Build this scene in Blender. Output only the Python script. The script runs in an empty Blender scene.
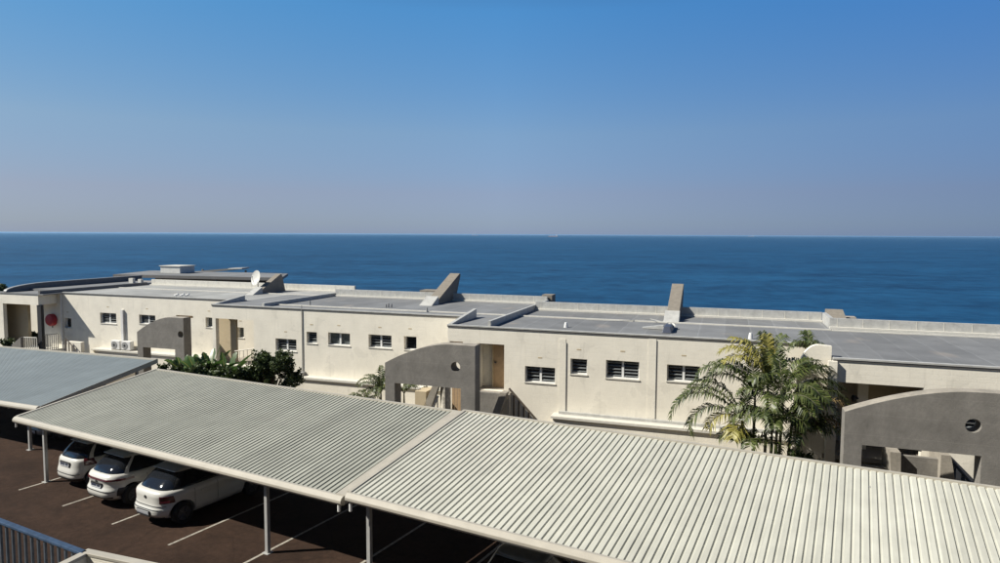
import bpy, bmesh, math, random
from mathutils import Vector, Matrix
random.seed(7)
R = math.radians
scene = bpy.context.scene
COL = scene.collection

# ------------------------------------------------------------------ survey of the place
F = 667.; TH = R(4.05); RO = R(.27); H = 8.5
def ray(px, py):
    x = (px-500)/F; y = (281.5-py)/F
    c, s = math.cos(RO), math.sin(RO)
    X = x*c-y*s; U = x*s+y*c
    return (X, math.cos(TH)+U*math.sin(TH), -math.sin(TH)+U*math.cos(TH))
def pz(px, py, z):
    r = ray(px, py); t = (z-H)/r[2]; return (r[0]*t, r[1]*t, z)
BA = R(18.7); CA = R(29.33)
ANG = {'B': -BA, 'C': -CA, 'W': 0.0}
def to(fr, p):
    a = ANG[fr]; c, s = math.cos(a), math.sin(a)
    return (p[0]*c+p[1]*s, -p[0]*s+p[1]*c, p[2])
def wor(fr, p):
    a = ANG[fr]; c, s = math.cos(a), math.sin(a)
    return (p[0]*c-p[1]*s, p[0]*s+p[1]*c, p[2])
def pb(px, py, d, fr='B'):
    r = ray(px, py); q = to(fr, r); t = d/q[1]; return (q[0]*t, d, H+q[2]*t)
def bs(px, py, s, fr='B'):
    r = ray(px, py); q = to(fr, r); t = s/q[0]; return (s, q[1]*t, H+q[2]*t)
def bz(px, py, z, fr='B'): return to(fr, pz(px, py, z))

# ------------------------------------------------------------------ objects
BASE = {}
def tag(o, label, cat, group=None):
    o['label'] = label; o['category'] = cat
    if group: o['group'] = group
    return o
def thing(name, label, cat, base, fr='B', group=None, rot=None):
    o = bpy.data.objects.new(name, None); COL.objects.link(o)
    o.empty_display_size = .2
    w = wor(fr, base); o.location = w
    o.rotation_euler = (0, 0, ANG[fr] if rot is None else rot)
    BASE[o.name] = Vector(base)
    return tag(o, label, cat, group)

class MB:
    """collects geometry, builds ONE mesh object"""
    def __init__(s): s.v = []; s.f = []
    def quad(s, *pts):
        i = len(s.v); s.v += [tuple(p) for p in pts]; s.f.append(tuple(range(i, i+len(pts))))
        return s
    def box(s, x0, x1, y0, y1, z0, z1):
        if x0 > x1: x0, x1 = x1, x0
        if y0 > y1: y0, y1 = y1, y0
        if z0 > z1: z0, z1 = z1, z0
        i = len(s.v)
        s.v += [(x0,y0,z0),(x1,y0,z0),(x1,y1,z0),(x0,y1,z0),(x0,y0,z1),(x1,y0,z1),(x1,y1,z1),(x0,y1,z1)]
        s.f += [tuple(i+k for k in q) for q in ((0,3,2,1),(4,5,6,7),(0,1,5,4),(1,2,6,5),(2,3,7,6),(3,0,4,7))]
        return s
    def hexa(s, b, t):
        """8 corners: bottom ring b (ccw from above), top ring t"""
        i = len(s.v); s.v += [tuple(p) for p in list(b)+list(t)]
        s.f += [tuple(i+k for k in q) for q in ((0,3,2,1),(4,5,6,7),(0,1,5,4),(1,2,6,5),(2,3,7,6),(3,0,4,7))]
        return s
    def prism(s, poly, y0, y1):
        """poly of (x,z) extruded along y"""
        n = len(poly); i = len(s.v)
        s.v += [(x, y0, z) for x, z in poly]+[(x, y1, z) for x, z in poly]
        s.f.append(tuple(i+k for k in range(n))); s.f.append(tuple(i+n+k for k in reversed(range(n))))
        for k in range(n):
            j = (k+1) % n; s.f.append((i+k, i+n+k, i+n+j, i+j))
        return s
    def prismx(s, poly, x0, x1):
        """poly of (y,z) extruded along x"""
        n = len(poly); i = len(s.v)
        s.v += [(x0, y, z) for y, z in poly]+[(x1, y, z) for y, z in poly]
        s.f.append(tuple(i+k for k in reversed(range(n)))); s.f.append(tuple(i+n+k for k in range(n)))
        for k in range(n):
            j = (k+1) % n; s.f.append((i+k, i+j, i+n+j, i+n+k))
        return s
    def tube(s, pts, rad, n=8, cap=True):
        pts = [Vector(p) for p in pts]
        rads = rad if isinstance(rad, (list, tuple)) else [rad]*len(pts)
        i0 = len(s.v)
        for k, p in enumerate(pts):
            if k == 0: t = pts[1]-p
            elif k == len(pts)-1: t = p-pts[k-1]
            else: t = pts[k+1]-pts[k-1]
            t.normalize()
            up = Vector((0,0,1)) if abs(t.z) < .95 else Vector((1,0,0))
            a = t.cross(up).normalized(); b = a.cross(t)
            for j in range(n):
                th = 2*math.pi*j/n
                s.v.append(tuple(p+(a*math.cos(th)+b*math.sin(th))*rads[k]))
        for k in range(len(pts)-1):
            for j in range(n):
                a0 = i0+k*n+j; a1 = i0+k*n+(j+1) % n
                s.f.append((a0, a0+n, a1+n, a1))
        if cap:
            s.f.append(tuple(i0+j for j in range(n)))
            e = i0+(len(pts)-1)*n; s.f.append(tuple(e+j for j in reversed(range(n))))
        return s
    def grid(s, rows):
        i = len(s.v); nc = len(rows[0])
        for r_ in rows: s.v += [tuple(p) for p in r_]
        for a in range(len(rows)-1):
            for b in range(nc-1):
                s.f.append((i+a*nc+b, i+a*nc+b+1, i+(a+1)*nc+b+1, i+(a+1)*nc+b))
        return s
    def wall(s, s0, s1, z0, z1, d, th, holes):
        """wall in the s-z plane, front face at d, with real rectangular openings (s0,s1,z0,z1)"""
        S = sorted(set([s0, s1]+[h[0] for h in holes]+[h[1] for h in holes]))
        Z = sorted(set([z0, z1]+[h[2] for h in holes]+[h[3] for h in holes]))
        S = [x for x in S if s0-1e-6 <= x <= s1+1e-6]; Z = [x for x in Z if z0-1e-6 <= x <= z1+1e-6]
        def solid(a, b):
            if a < 0 or b < 0 or a >= len(S)-1 or b >= len(Z)-1: return False
            cs = (S[a]+S[a+1])/2; cz = (Z[b]+Z[b+1])/2
            return not any(h[0] < cs < h[1] and h[2] < cz < h[3] for h in holes)
        D = d+th
        for a in range(len(S)-1):
            for b in range(len(Z)-1):
                if not solid(a, b): continue
                x0, x1, u0, u1 = S[a], S[a+1], Z[b], Z[b+1]
                s.quad((x0,d,u0),(x1,d,u0),(x1,d,u1),(x0,d,u1))
                s.quad((x0,D,u0),(x0,D,u1),(x1,D,u1),(x1,D,u0))
                if not solid(a-1, b): s.quad((x0,d,u0),(x0,d,u1),(x0,D,u1),(x0,D,u0))
                if not solid(a+1, b): s.quad((x1,d,u0),(x1,D,u0),(x1,D,u1),(x1,d,u1))
                if not solid(a, b-1): s.quad((x0,d,u0),(x0,D,u0),(x1,D,u0),(x1,d,u0))
                if not solid(a, b+1): s.quad((x0,d,u1),(x1,d,u1),(x1,D,u1),(x0,D,u1))
        return s
    def build(s, name, mat, parent=None, fr='B', base=None, smooth=False, bevel=0, weld=True, auto=0):
        """vertices are in frame coordinates; parent thing fixes the origin"""
        org = BASE[parent.name] if parent is not None else Vector(base if base else (0,0,0))
        me = bpy.data.meshes.new(name)
        me.from_pydata([tuple(Vector(v)-org) for v in s.v], [], s.f)
        me.update()
        if weld:
            bm = bmesh.new(); bm.from_mesh(me)
            bmesh.ops.remove_doubles(bm, verts=bm.verts, dist=1e-5)
            bmesh.ops.recalc_face_normals(bm, faces=bm.faces)
            bm.to_mesh(me); bm.free()
        me.materials.append(mat)
        o = bpy.data.objects.new(name, me); COL.objects.link(o)
        if parent is not None:
            o.parent = parent; BASE[o.name] = org
        else:
            o.location = wor(fr, org); o.rotation_euler = (0, 0, ANG[fr]); BASE[o.name] = org
        if smooth:
            for p in me.polygons: p.use_smooth = True
        if bevel:
            m = o.modifiers.new('bevel', 'BEVEL'); m.width = bevel; m.segments = 2; m.limit_method = 'ANGLE'
        return o

# ------------------------------------------------------------------ materials
def mat(name, col, rough=.7, var=.12, scale=3., bump=0., bscale=60., metal=0., spec=.5, coat=0.):
    m = bpy.data.materials.new(name); m.use_nodes = True
    nt = m.node_tree; n = nt.nodes; l = nt.links; b = n['Principled BSDF']
    b.inputs['Roughness'].default_value = rough; b.inputs['Metallic'].default_value = metal
    b.inputs['Specular IOR Level'].default_value = spec; b.inputs['Coat Weight'].default_value = coat
    tc = n.new('ShaderNodeTexCoord')
    if var:
        nz = n.new('ShaderNodeTexNoise'); nz.inputs['Scale'].default_value = scale; nz.inputs['Detail'].default_value = 8
        nz.inputs['Roughness'].default_value = .65
        l.new(tc.outputs['Object'], nz.inputs['Vector'])
        mp = n.new('ShaderNodeMapRange'); mp.inputs['From Min'].default_value = .3; mp.inputs['From Max'].default_value = .7
        mp.inputs['To Min'].default_value = 1-var; mp.inputs['To Max'].default_value = 1+var*.6
        l.new(nz.outputs['Fac'], mp.inputs['Value'])
        mx = n.new('ShaderNodeVectorMath'); mx.operation = 'SCALE'; mx.inputs[0].default_value = col[:3]
        l.new(mp.outputs['Result'], mx.inputs['Scale']); l.new(mx.outputs['Vector'], b.inputs['Base Color'])
        m['colnode'] = mx.name
    else:
        b.inputs['Base Color'].default_value = (*col[:3], 1)
    if bump:
        nb = n.new('ShaderNodeTexNoise'); nb.inputs['Scale'].default_value = bscale; nb.inputs['Detail'].default_value = 4
        l.new(tc.outputs['Object'], nb.inputs['Vector'])
        bp = n.new('ShaderNodeBump'); bp.inputs['Strength'].default_value = bump; bp.inputs['Distance'].default_value = .02
        l.new(nb.outputs['Fac'], bp.inputs['Height']); l.new(bp.outputs['Normal'], b.inputs['Normal'])
    return m

def render_mat(name, col, warm=1.0):
    """painted bagged masonry: block courses in the relief, dirt streaks and blotches in the paint"""
    m = mat(name, col, rough=.85, var=.10, scale=.9)
    nt = m.node_tree; n = nt.nodes; l = nt.links; b = n['Principled BSDF']
    tc = n.new('ShaderNodeTexCoord')
    sep = n.new('ShaderNodeSeparateXYZ'); l.new(tc.outputs['Object'], sep.inputs[0])
    add = n.new('ShaderNodeMath'); add.operation = 'ADD'; l.new(sep.outputs[0], add.inputs[0]); l.new(sep.outputs[1], add.inputs[1])
    cmb = n.new('ShaderNodeCombineXYZ'); l.new(add.outputs[0], cmb.inputs[0]); l.new(sep.outputs[2], cmb.inputs[1])
    br = n.new('ShaderNodeTexBrick'); l.new(cmb.outputs[0], br.inputs['Vector'])
    br.inputs['Scale'].default_value = 1; br.inputs['Brick Width'].default_value = .46; br.inputs['Row Height'].default_value = .17
    br.inputs['Mortar Size'].default_value = .012; br.inputs['Mortar Smooth'].default_value = .8
    nb = n.new('ShaderNodeTexNoise'); nb.inputs['Scale'].default_value = 9; nb.inputs['Detail'].default_value = 6
    l.new(tc.outputs['Object'], nb.inputs['Vector'])
    ma = n.new('ShaderNodeMath'); ma.operation = 'MULTIPLY_ADD'; ma.inputs[1].default_value = -.5
    l.new(br.outputs['Fac'], ma.inputs[0]); l.new(nb.outputs['Fac'], ma.inputs[2])
    bp = n.new('ShaderNodeBump'); bp.inputs['Strength'].default_value = .22; bp.inputs['Distance'].default_value = .014
    l.new(ma.outputs[0], bp.inputs['Height']); l.new(bp.outputs['Normal'], b.inputs['Normal'])
    # vertical dirt streaks
    mpn = n.new('ShaderNodeMapping'); mpn.inputs['Scale'].default_value = (2.6, 2.6, .28)
    l.new(tc.outputs['Object'], mpn.inputs[0])
    ns = n.new('ShaderNodeTexNoise'); ns.inputs['Scale'].default_value = 1.6; ns.inputs['Detail'].default_value = 7; ns.inputs['Roughness'].default_value = .7
    l.new(mpn.outputs[0], ns.inputs['Vector'])
    rp = n.new('ShaderNodeMapRange'); rp.inputs['From Min'].default_value = .56; rp.inputs['From Max'].default_value = .78
    rp.inputs['To Min'].default_value = 1; rp.inputs['To Max'].default_value = .83
    l.new(ns.outputs['Fac'], rp.inputs['Value'])
    mx = n[m['colnode']]
    m2 = n.new('ShaderNodeVectorMath'); m2.operation = 'SCALE'
    pn = n.new('ShaderNodeTexNoise'); pn.inputs['Scale'].default_value = 1.1; pn.inputs['Detail'].default_value = 3; pn.inputs['Distortion'].default_value = .6; l.new(tc.outputs['Object'], pn.inputs['Vector'])
    pm = n.new('ShaderNodeMapRange'); pm.inputs['From Min'].default_value = .60; pm.inputs['From Max'].default_value = .615; pm.inputs['To Min'].default_value = 1; pm.inputs['To Max'].default_value = .93; l.new(pn.outputs['Fac'], pm.inputs['Value'])
    fq = n.new('ShaderNodeTexNoise'); fq.inputs['Scale'].default_value = 22; fq.inputs['Detail'].default_value = 6; fq.inputs['Roughness'].default_value = .8; l.new(tc.outputs['Object'], fq.inputs['Vector'])
    fm = n.new('ShaderNodeMapRange'); fm.inputs['From Min'].default_value = .3; fm.inputs['From Max'].default_value = .7; fm.inputs['To Min'].default_value = .93; fm.inputs['To Max'].default_value = 1.05; l.new(fq.outputs['Fac'], fm.inputs['Value'])
    k1 = n.new('ShaderNodeMath'); k1.operation = 'MULTIPLY'; l.new(rp.outputs['Result'], k1.inputs[0]); l.new(pm.outputs['Result'], k1.inputs[1])
    k2 = n.new('ShaderNodeMath'); k2.operation = 'MULTIPLY'; l.new(k1.outputs[0], k2.inputs[0]); l.new(fm.outputs['Result'], k2.inputs[1])
    l.new(mx.outputs['Vector'], m2.inputs[0]); l.new(k2.outputs[0], m2.inputs['Scale'])
    l.new(m2.outputs['Vector'], b.inputs['Base Color'])
    return m

M = {}
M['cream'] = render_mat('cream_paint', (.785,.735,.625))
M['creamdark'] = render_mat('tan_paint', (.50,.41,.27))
M['trim'] = mat('white_trim', (.60,.575,.51), .6, .12, 6)
M['flash'] = mat('roof_flashing', (.43,.425,.40), .5, .22, 4)
M['fin'] = mat('fin_concrete', (.215,.19,.155), .9, .2, 5, .3, 30)
M['trimshade'] = mat('dark_trim_and_shade', (.16,.15,.14), .6, .15, 5)  # dark metal parts; also stands in for shade on roof edges and upstands
M['white'] = mat('window_white', (.75,.75,.73), .4, .05, 5)
M['glass'] = mat('window_glass', (.012,.015,.018), .08, 0, spec=.6)
M['palepane'] = mat('pale_window_glass', (.13,.145,.145), .12, .5, 6, spec=.6)  # paler window glass, uneven in tone
M['louvre'] = mat('louvre_glass', (.16,.17,.17), .15, .3, 12, spec=.6)
M['dark'] = mat('dark_interior', (.02,.02,.02), .9, 0)
M['wood'] = mat('door_wood', (.42,.29,.17), .6, .2, 4)
M['gutter'] = mat('gutter_paint', (.40,.37,.31), .45, .12, 2.5)
M['post'] = mat('post_paint', (.36,.355,.34), .5, .15, 5)
M['bluepaint'] = mat('blue_paint', (.035,.065,.12), .7, .35, 8, spec=.2)
M['greyrail'] = mat('grey_rail_paint', (.06,.072,.09), .7, .3, 8, spec=.2)
M['rail'] = mat('cream_rail_paint', (.62,.57,.48), .6, .15, 8)
M['brownshaderail'] = mat('brown_and_shaded_rail', (.12,.095,.07), .6, .15, 8)
M['black'] = mat('black_plastic', (.015,.015,.016), .5, 0)
M['tyre'] = mat('tyre_rubber', (.012,.012,.012), .8, 0)
M['rim'] = mat('wheel_alloy', (.06,.06,.065), .35, 0, metal=.4)
M['carwhite'] = mat('car_white', (.55,.54,.50), .3, .02, 3, coat=.3)
M['cardark'] = mat('car_dark', (.20,.205,.21), .3, .02, 3, coat=.6)
M['carglass'] = mat('car_glass', (.012,.014,.018), .06, 0, spec=.7)
M['redlens'] = mat('red_lens', (.42,.05,.08), .15, 0, coat=.6)
M['redlensdark'] = mat('dark_red_lens', (.07,.01,.015), .2, 0, coat=.5)
M['clearlens'] = mat('clear_lens', (.6,.6,.62), .15, 0)
M['plate'] = mat('plate', (.42,.43,.45), .4, 0)
M['plateink'] = mat('plate_ink', (.05,.06,.10), .5, 0)
M['red'] = mat('red_cover', (.33,.015,.025), .5, .2, 8)
M['rust'] = mat('faded_red', (.45,.06,.03), .6, .2, 8)
M['pipe'] = mat('white_pipe', (.70,.69,.66), .45, .1, 5)
M['greypipe'] = mat('grey_pipe', (.30,.30,.29), .5, .2, 5)
M['stem'] = mat('palm_stem', (.12,.11,.07), .8, .4, 10, .3, 25)
M['branch'] = mat('shrub_branch', (.13,.09,.06), .9, .2, 10)
M['hatchblue'] = mat('dark_blue_box', (.05,.06,.09), .5, .2, 6)
M['pillarblack'] = mat('pillar_black', (.02,.02,.022), .6, .2, 6)
M['mottle'] = mat('peeling_column', (.58,.54,.46), .85, .55, 7, .4, 20)
M['brownroof'] = mat('weathered_slab', (.34,.30,.25), .85, .2, 5)
M['hull'] = mat('ship_hull', (.5,.33,.30), .7, 0)
M['boxpaint'] = mat('box_paint', (.55,.54,.50), .6, .15, 4)
M['shipwhite'] = mat('ship_white', (.8,.8,.8), .6, 0)

def concrete(name, col):
    m = mat(name, col, .9, .28, 1.4, .35, 35)
    nt = m.node_tree; n = nt.nodes; l = nt.links; b = n['Principled BSDF']
    tc = n.new('ShaderNodeTexCoord')
    w = n.new('ShaderNodeTexNoise'); w.inputs['Scale'].default_value = 11; w.inputs['Detail'].default_value = 10; w.inputs['Roughness'].default_value = .8
    l.new(tc.outputs['Object'], w.inputs['Vector'])
    mp = n.new('ShaderNodeMapRange'); mp.inputs['From Min'].default_value = .3; mp.inputs['From Max'].default_value = .7
    mp.inputs['To Min'].default_value = .8; mp.inputs['To Max'].default_value = 1.18
    l.new(w.outputs['Fac'], mp.inputs['Value'])
    # board courses
    sp = n.new('ShaderNodeSeparateXYZ'); l.new(tc.outputs['Object'], sp.inputs[0])
    md = n.new('ShaderNodeMath'); md.operation = 'FRACT'
    mu = n.new('ShaderNodeMath'); mu.operation = 'MULTIPLY'; mu.inputs[1].default_value = 1.7
    l.new(sp.outputs[2], mu.inputs[0]); l.new(mu.outputs[0], md.inputs[0])
    cp = n.new('ShaderNodeMath'); cp.operation = 'LESS_THAN'; cp.inputs[1].default_value = .04
    l.new(md.outputs[0], cp.inputs[0])
    ma = n.new('ShaderNodeMath'); ma.operation = 'MULTIPLY_ADD'; ma.inputs[1].default_value = .10
    l.new(cp.outputs[0], ma.inputs[0]); l.new(mp.outputs['Result'], ma.inputs[2])
    m2 = n.new('ShaderNodeVectorMath'); m2.operation = 'SCALE'
    l.new(n[m['colnode']].outputs['Vector'], m2.inputs[0]); l.new(ma.outputs[0], m2.inputs['Scale'])
    l.new(m2.outputs['Vector'], b.inputs['Base Color'])
    return m
M['concrete'] = concrete('grey_concrete', (.20,.186,.165))
M['concretelight'] = concrete('light_concrete', (.30,.27,.225))

def roof_mat(name, col, pitch=1.02):
    m = mat(name, col, .75, .22, .8)
    nt = m.node_tree; n = nt.nodes; l = nt.links; b = n['Principled BSDF']
    tc = n.new('ShaderNodeTexCoord')
    sp = n.new('ShaderNodeSeparateXYZ'); l.new(tc.outputs['Object'], sp.inputs[0])
    # wobble of the lap joints
    wz = n.new('ShaderNodeTexNoise'); wz.inputs['Scale'].default_value = .9; l.new(tc.outputs['Object'], wz.inputs['Vector'])
    w2 = n.new('ShaderNodeMath'); w2.operation = 'MULTIPLY_ADD'; w2.inputs[1].default_value = .12
    l.new(wz.outputs['Fac'], w2.inputs[0]); l.new(sp.outputs[0], w2.inputs[2])
    mu = n.new('ShaderNodeMath'); mu.operation = 'DIVIDE'; mu.inputs[1].default_value = pitch; l.new(w2.outputs[0], mu.inputs[0])
    fr = n.new('ShaderNodeMath'); fr.operation = 'FRACT'; l.new(mu.outputs[0], fr.inputs[0])
    cp = n.new('ShaderNodeMapRange'); cp.inputs['From Min'].default_value = 0; cp.inputs['From Max'].default_value = .07
    cp.inputs['To Min'].default_value = 1.3; cp.inputs['To Max'].default_value = 1.0; l.new(fr.outputs[0], cp.inputs['Value'])
    # sheet to sheet tone
    fl = n.new('ShaderNodeMath'); fl.operation = 'FLOOR'; l.new(mu.outputs[0], fl.inputs[0])
    wn = n.new('ShaderNodeTexWhiteNoise'); wn.noise_dimensions = '1D'; l.new(fl.outputs[0], wn.inputs['W'])
    wm = n.new('ShaderNodeMapRange'); wm.inputs['To Min'].default_value = .88; wm.inputs['To Max'].default_value = 1.1
    l.new(wn.outputs['Value'], wm.inputs['Value'])
    # rusty / dusty patches
    pn = n.new('ShaderNodeTexNoise'); pn.inputs['Scale'].default_value = .45; pn.inputs['Detail'].default_value = 5
    l.new(tc.outputs['Object'], pn.inputs['Vector'])
    pm = n.new('ShaderNodeMapRange'); pm.inputs['From Min'].default_value = .6; pm.inputs['From Max'].default_value = .72; l.new(pn.outputs['Fac'], pm.inputs['Value'])
    pm.inputs['To Max'].default_value = .5
    k = n.new('ShaderNodeMath'); k.operation = 'MULTIPLY'; l.new(cp.outputs['Result'], k.inputs[0]); l.new(wm.outputs['Result'], k.inputs[1])
    m2 = n.new('ShaderNodeVectorMath'); m2.operation = 'SCALE'
    l.new(n[m['colnode']].outputs['Vector'], m2.inputs[0]); l.new(k.outputs[0], m2.inputs['Scale'])
    mx = n.new('ShaderNodeMix'); mx.data_type = 'RGBA'; mx.inputs['B'].default_value = (.34,.29,.24,1)
    l.new(pm.outputs['Result'], mx.inputs['Factor']); l.new(m2.outputs['Vector'], mx.inputs['A'])
    l.new(mx.outputs['Result'], b.inputs['Base Color'])
    return m
M['roof'] = roof_mat('grey_roof_membrane', (.175,.178,.18))
M['roofpale'] = roof_mat('pale_roof_membrane', (.30,.30,.285))

def canopy_mat(name, col, rough, spec=.5):
    m = mat(name, col, rough, .10, 1.2, spec=spec)
    nt = m.node_tree; n = nt.nodes; l = nt.links; b = n['Principled BSDF']
    tc = n.new('ShaderNodeTexCoord')
    sp = n.new('ShaderNodeTexNoise'); sp.inputs['Scale'].default_value = 3.2; sp.inputs['Detail'].default_value = 12; sp.inputs['Roughness'].default_value = .85
    l.new(tc.outputs['Object'], sp.inputs['Vector'])
    mp = n.new('ShaderNodeMapRange'); mp.inputs['From Min'].default_value = .66; mp.inputs['From Max'].default_value = .76
    mp.inputs['To Min'].default_value = 1; mp.inputs['To Max'].default_value = .72
    l.new(sp.outputs['Fac'], mp.inputs['Value'])
    m2 = n.new('ShaderNodeVectorMath'); m2.operation = 'SCALE'
    l.new(n[m['colnode']].outputs['Vector'], m2.inputs[0]); l.new(mp.outputs['Result'], m2.inputs['Scale'])
    # per-sheet tone and run-off streaks down the ribs
    s2 = n.new('ShaderNodeSeparateXYZ'); l.new(tc.outputs['Object'], s2.inputs[0])
    d2_ = n.new('ShaderNodeMath'); d2_.operation = 'DIVIDE'; d2_.inputs[1].default_value = .79; l.new(s2.outputs[0], d2_.inputs[0])
    f2_ = n.new('ShaderNodeMath'); f2_.operation = 'FLOOR'; l.new(d2_.outputs[0], f2_.inputs[0])
    w2_ = n.new('ShaderNodeTexWhiteNoise'); w2_.noise_dimensions = '1D'; l.new(f2_.outputs[0], w2_.inputs['W'])
    m3_ = n.new('ShaderNodeMapRange'); m3_.inputs['To Min'].default_value = .94; m3_.inputs['To Max'].default_value = 1.05; l.new(w2_.outputs['Value'], m3_.inputs['Value'])
    mg = n.new('ShaderNodeMapping'); mg.inputs['Scale'].default_value = (5.5, .35, 1); l.new(tc.outputs['Object'], mg.inputs[0])
    n3_ = n.new('ShaderNodeTexNoise'); n3_.inputs['Scale'].default_value = 1.3; n3_.inputs['Detail'].default_value = 6; n3_.inputs['Roughness'].default_value = .7; l.new(mg.outputs[0], n3_.inputs['Vector'])
    m4_ = n.new('ShaderNodeMapRange'); m4_.inputs['From Min'].default_value = .35; m4_.inputs['From Max'].default_value = .75
    m4_.inputs['To Min'].default_value = 1.05; m4_.inputs['To Max'].default_value = .84; l.new(n3_.outputs['Fac'], m4_.inputs['Value'])
    mm_ = n.new('ShaderNodeMath'); mm_.operation = 'MULTIPLY'; l.new(m3_.outputs['Result'], mm_.inputs[0]); l.new(m4_.outputs['Result'], mm_.inputs[1])
    m5_ = n.new('ShaderNodeVectorMath'); m5_.operation = 'SCALE'; l.new(m2.outputs['Vector'], m5_.inputs[0]); l.new(mm_.outputs[0], m5_.inputs['Scale'])
    l.new(m5_.outputs['Vector'], b.inputs['Base Color'])
    return m
M['canopy'] = canopy_mat('carport_sheet_cream', (.49,.485,.42), .65, .25)
M['canopygrey'] = canopy_mat('carport_sheet_greyer', (.33,.332,.285), .65, .25)  # darker, greyer sheet colour for the middle carport
M['canopyskytint'] = canopy_mat('carport_sheet_skytint', (.158,.182,.190), .6, .25)  # reflected sky put into the sheet colour as blue grey

def leaf_mat(name, c0, c1, rough=.45, trans=.25):
    m = bpy.data.materials.new(name); m.use_nodes = True
    nt = m.node_tree; n = nt.nodes; l = nt.links; b = n['Principled BSDF']
    g = n.new('ShaderNodeNewGeometry'); rp = n.new('ShaderNodeValToRGB')
    rp.color_ramp.elements[0].color = (*c0, 1); rp.color_ramp.elements[1].color = (*c1, 1)
    l.new(g.outputs['Random Per Island'], rp.inputs['Fac'])
    l.new(rp.outputs['Color'], b.inputs['Base Color']); b.inputs['Roughness'].default_value = rough
    tr = n.new('ShaderNodeBsdfTranslucent'); l.new(rp.outputs['Color'], tr.inputs['Color'])
    mx = n.new('ShaderNodeMixShader'); mx.inputs['Fac'].default_value = trans
    l.new(b.outputs[0], mx.inputs[1]); l.new(tr.outputs[0], mx.inputs[2]); l.new(mx.outputs[0], n['Material Output'].inputs['Surface'])
    return m
M['palmleaf'] = leaf_mat('palm_leaf', (.024,.042,.012), (.125,.15,.04))
M['palmyellow'] = leaf_mat('palm_leaf_yellow', (.22,.20,.04), (.36,.32,.08))
M['palmdry'] = leaf_mat('palm_leaf_dry', (.20,.14,.05), (.30,.21,.09), .7, .1)
M['bananaleaf'] = leaf_mat('banana_leaf', (.03,.075,.018), (.07,.13,.03), .35, .3)
M['shrubleaf'] = leaf_mat('shrub_leaf', (.022,.042,.012), (.10,.13,.04), .5, .2)

# ------------------------------------------------------------------ world, sun, camera
SUN_EL = R(43.); SHADOW_AZ = R(8.)                       # shadows run towards +X, slightly away
sd = Vector((-math.cos(SHADOW_AZ)*math.cos(SUN_EL), -math.sin(SHADOW_AZ)*math.cos(SUN_EL), math.sin(SUN_EL)))
w = bpy.data.worlds.new('World'); scene.world = w; w.use_nodes = True
nt = w.node_tree; bg = nt.nodes['Background']
sk = nt.nodes.new('ShaderNodeTexSky'); sk.sky_type = 'NISHITA'; sk.sun_disc = False
sk.sun_elevation = SUN_EL; sk.sun_rotation = math.atan2(sd.x, sd.y)
sk.altitude = 60; sk.air_density = 1.0; sk.dust_density = 0.0; sk.ozone_density = 3.0
# sky tint: bluer upper sky, dimmed overhead to cut fill light, and a mauve-grey band of haze low over the sea, graded by elevation
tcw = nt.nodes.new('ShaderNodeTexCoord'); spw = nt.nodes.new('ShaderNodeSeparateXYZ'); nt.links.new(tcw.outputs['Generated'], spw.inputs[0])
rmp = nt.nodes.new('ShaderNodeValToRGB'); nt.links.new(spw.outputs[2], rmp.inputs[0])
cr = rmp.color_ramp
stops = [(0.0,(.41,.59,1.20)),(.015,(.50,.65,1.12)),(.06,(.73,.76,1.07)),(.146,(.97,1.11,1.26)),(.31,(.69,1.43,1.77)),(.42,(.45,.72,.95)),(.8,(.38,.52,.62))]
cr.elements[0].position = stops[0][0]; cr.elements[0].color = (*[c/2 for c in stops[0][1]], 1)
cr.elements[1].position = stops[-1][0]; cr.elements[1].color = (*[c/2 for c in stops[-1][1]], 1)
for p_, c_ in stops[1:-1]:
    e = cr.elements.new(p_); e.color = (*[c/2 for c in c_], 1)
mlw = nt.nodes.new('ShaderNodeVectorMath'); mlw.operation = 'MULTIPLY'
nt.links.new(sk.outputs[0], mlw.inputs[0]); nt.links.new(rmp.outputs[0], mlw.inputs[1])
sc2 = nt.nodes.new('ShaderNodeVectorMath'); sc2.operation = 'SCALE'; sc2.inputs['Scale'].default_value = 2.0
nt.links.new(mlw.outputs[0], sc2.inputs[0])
# clearer, darker air away from the sun (towards +X)
mrx = nt.nodes.new('ShaderNodeMapRange'); mrx.inputs['From Min'].default_value = -.8; mrx.inputs['From Max'].default_value = .8
nt.links.new(spw.outputs[0], mrx.inputs['Value'])
rx = nt.nodes.new('ShaderNodeValToRGB'); nt.links.new(mrx.outputs['Result'], rx.inputs[0]); cx_ = rx.color_ramp
cx_.elements[0].position = .1; cx_.elements[0].color = (1,.86,.78,1); cx_.elements[1].position = .9; cx_.elements[1].color = (.56,.59,.70,1)
e = cx_.elements.new(.5); e.color = (.98,.95,.96,1)
rx2 = nt.nodes.new('ShaderNodeValToRGB'); nt.links.new(mrx.outputs['Result'], rx2.inputs[0]); cy_ = rx2.color_ramp
cy_.elements[0].position = .1; cy_.elements[0].color = (1,.89,.81,1); cy_.elements[1].position = .9; cy_.elements[1].color = (.47,.52,.60,1)
e = cy_.elements.new(.5); e.color = (.98,.955,.96,1)
cx_.elements[-1].color = (.60,.64,.79,1)
mz_ = nt.nodes.new('ShaderNodeMapRange'); mz_.inputs['From Min'].default_value = .05; mz_.inputs['From Max'].default_value = .3; nt.links.new(spw.outputs[2], mz_.inputs['Value'])
mxx = nt.nodes.new('ShaderNodeMix'); mxx.data_type = 'RGBA'; nt.links.new(mz_.outputs['Result'], mxx.inputs['Factor'])
nt.links.new(rx2.outputs[0], mxx.inputs['A']); nt.links.new(rx.outputs[0], mxx.inputs['B'])
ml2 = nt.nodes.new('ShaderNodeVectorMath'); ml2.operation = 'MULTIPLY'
nt.links.new(sc2.outputs[0], ml2.inputs[0]); nt.links.new(mxx.outputs['Result'], ml2.inputs[1])
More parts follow.
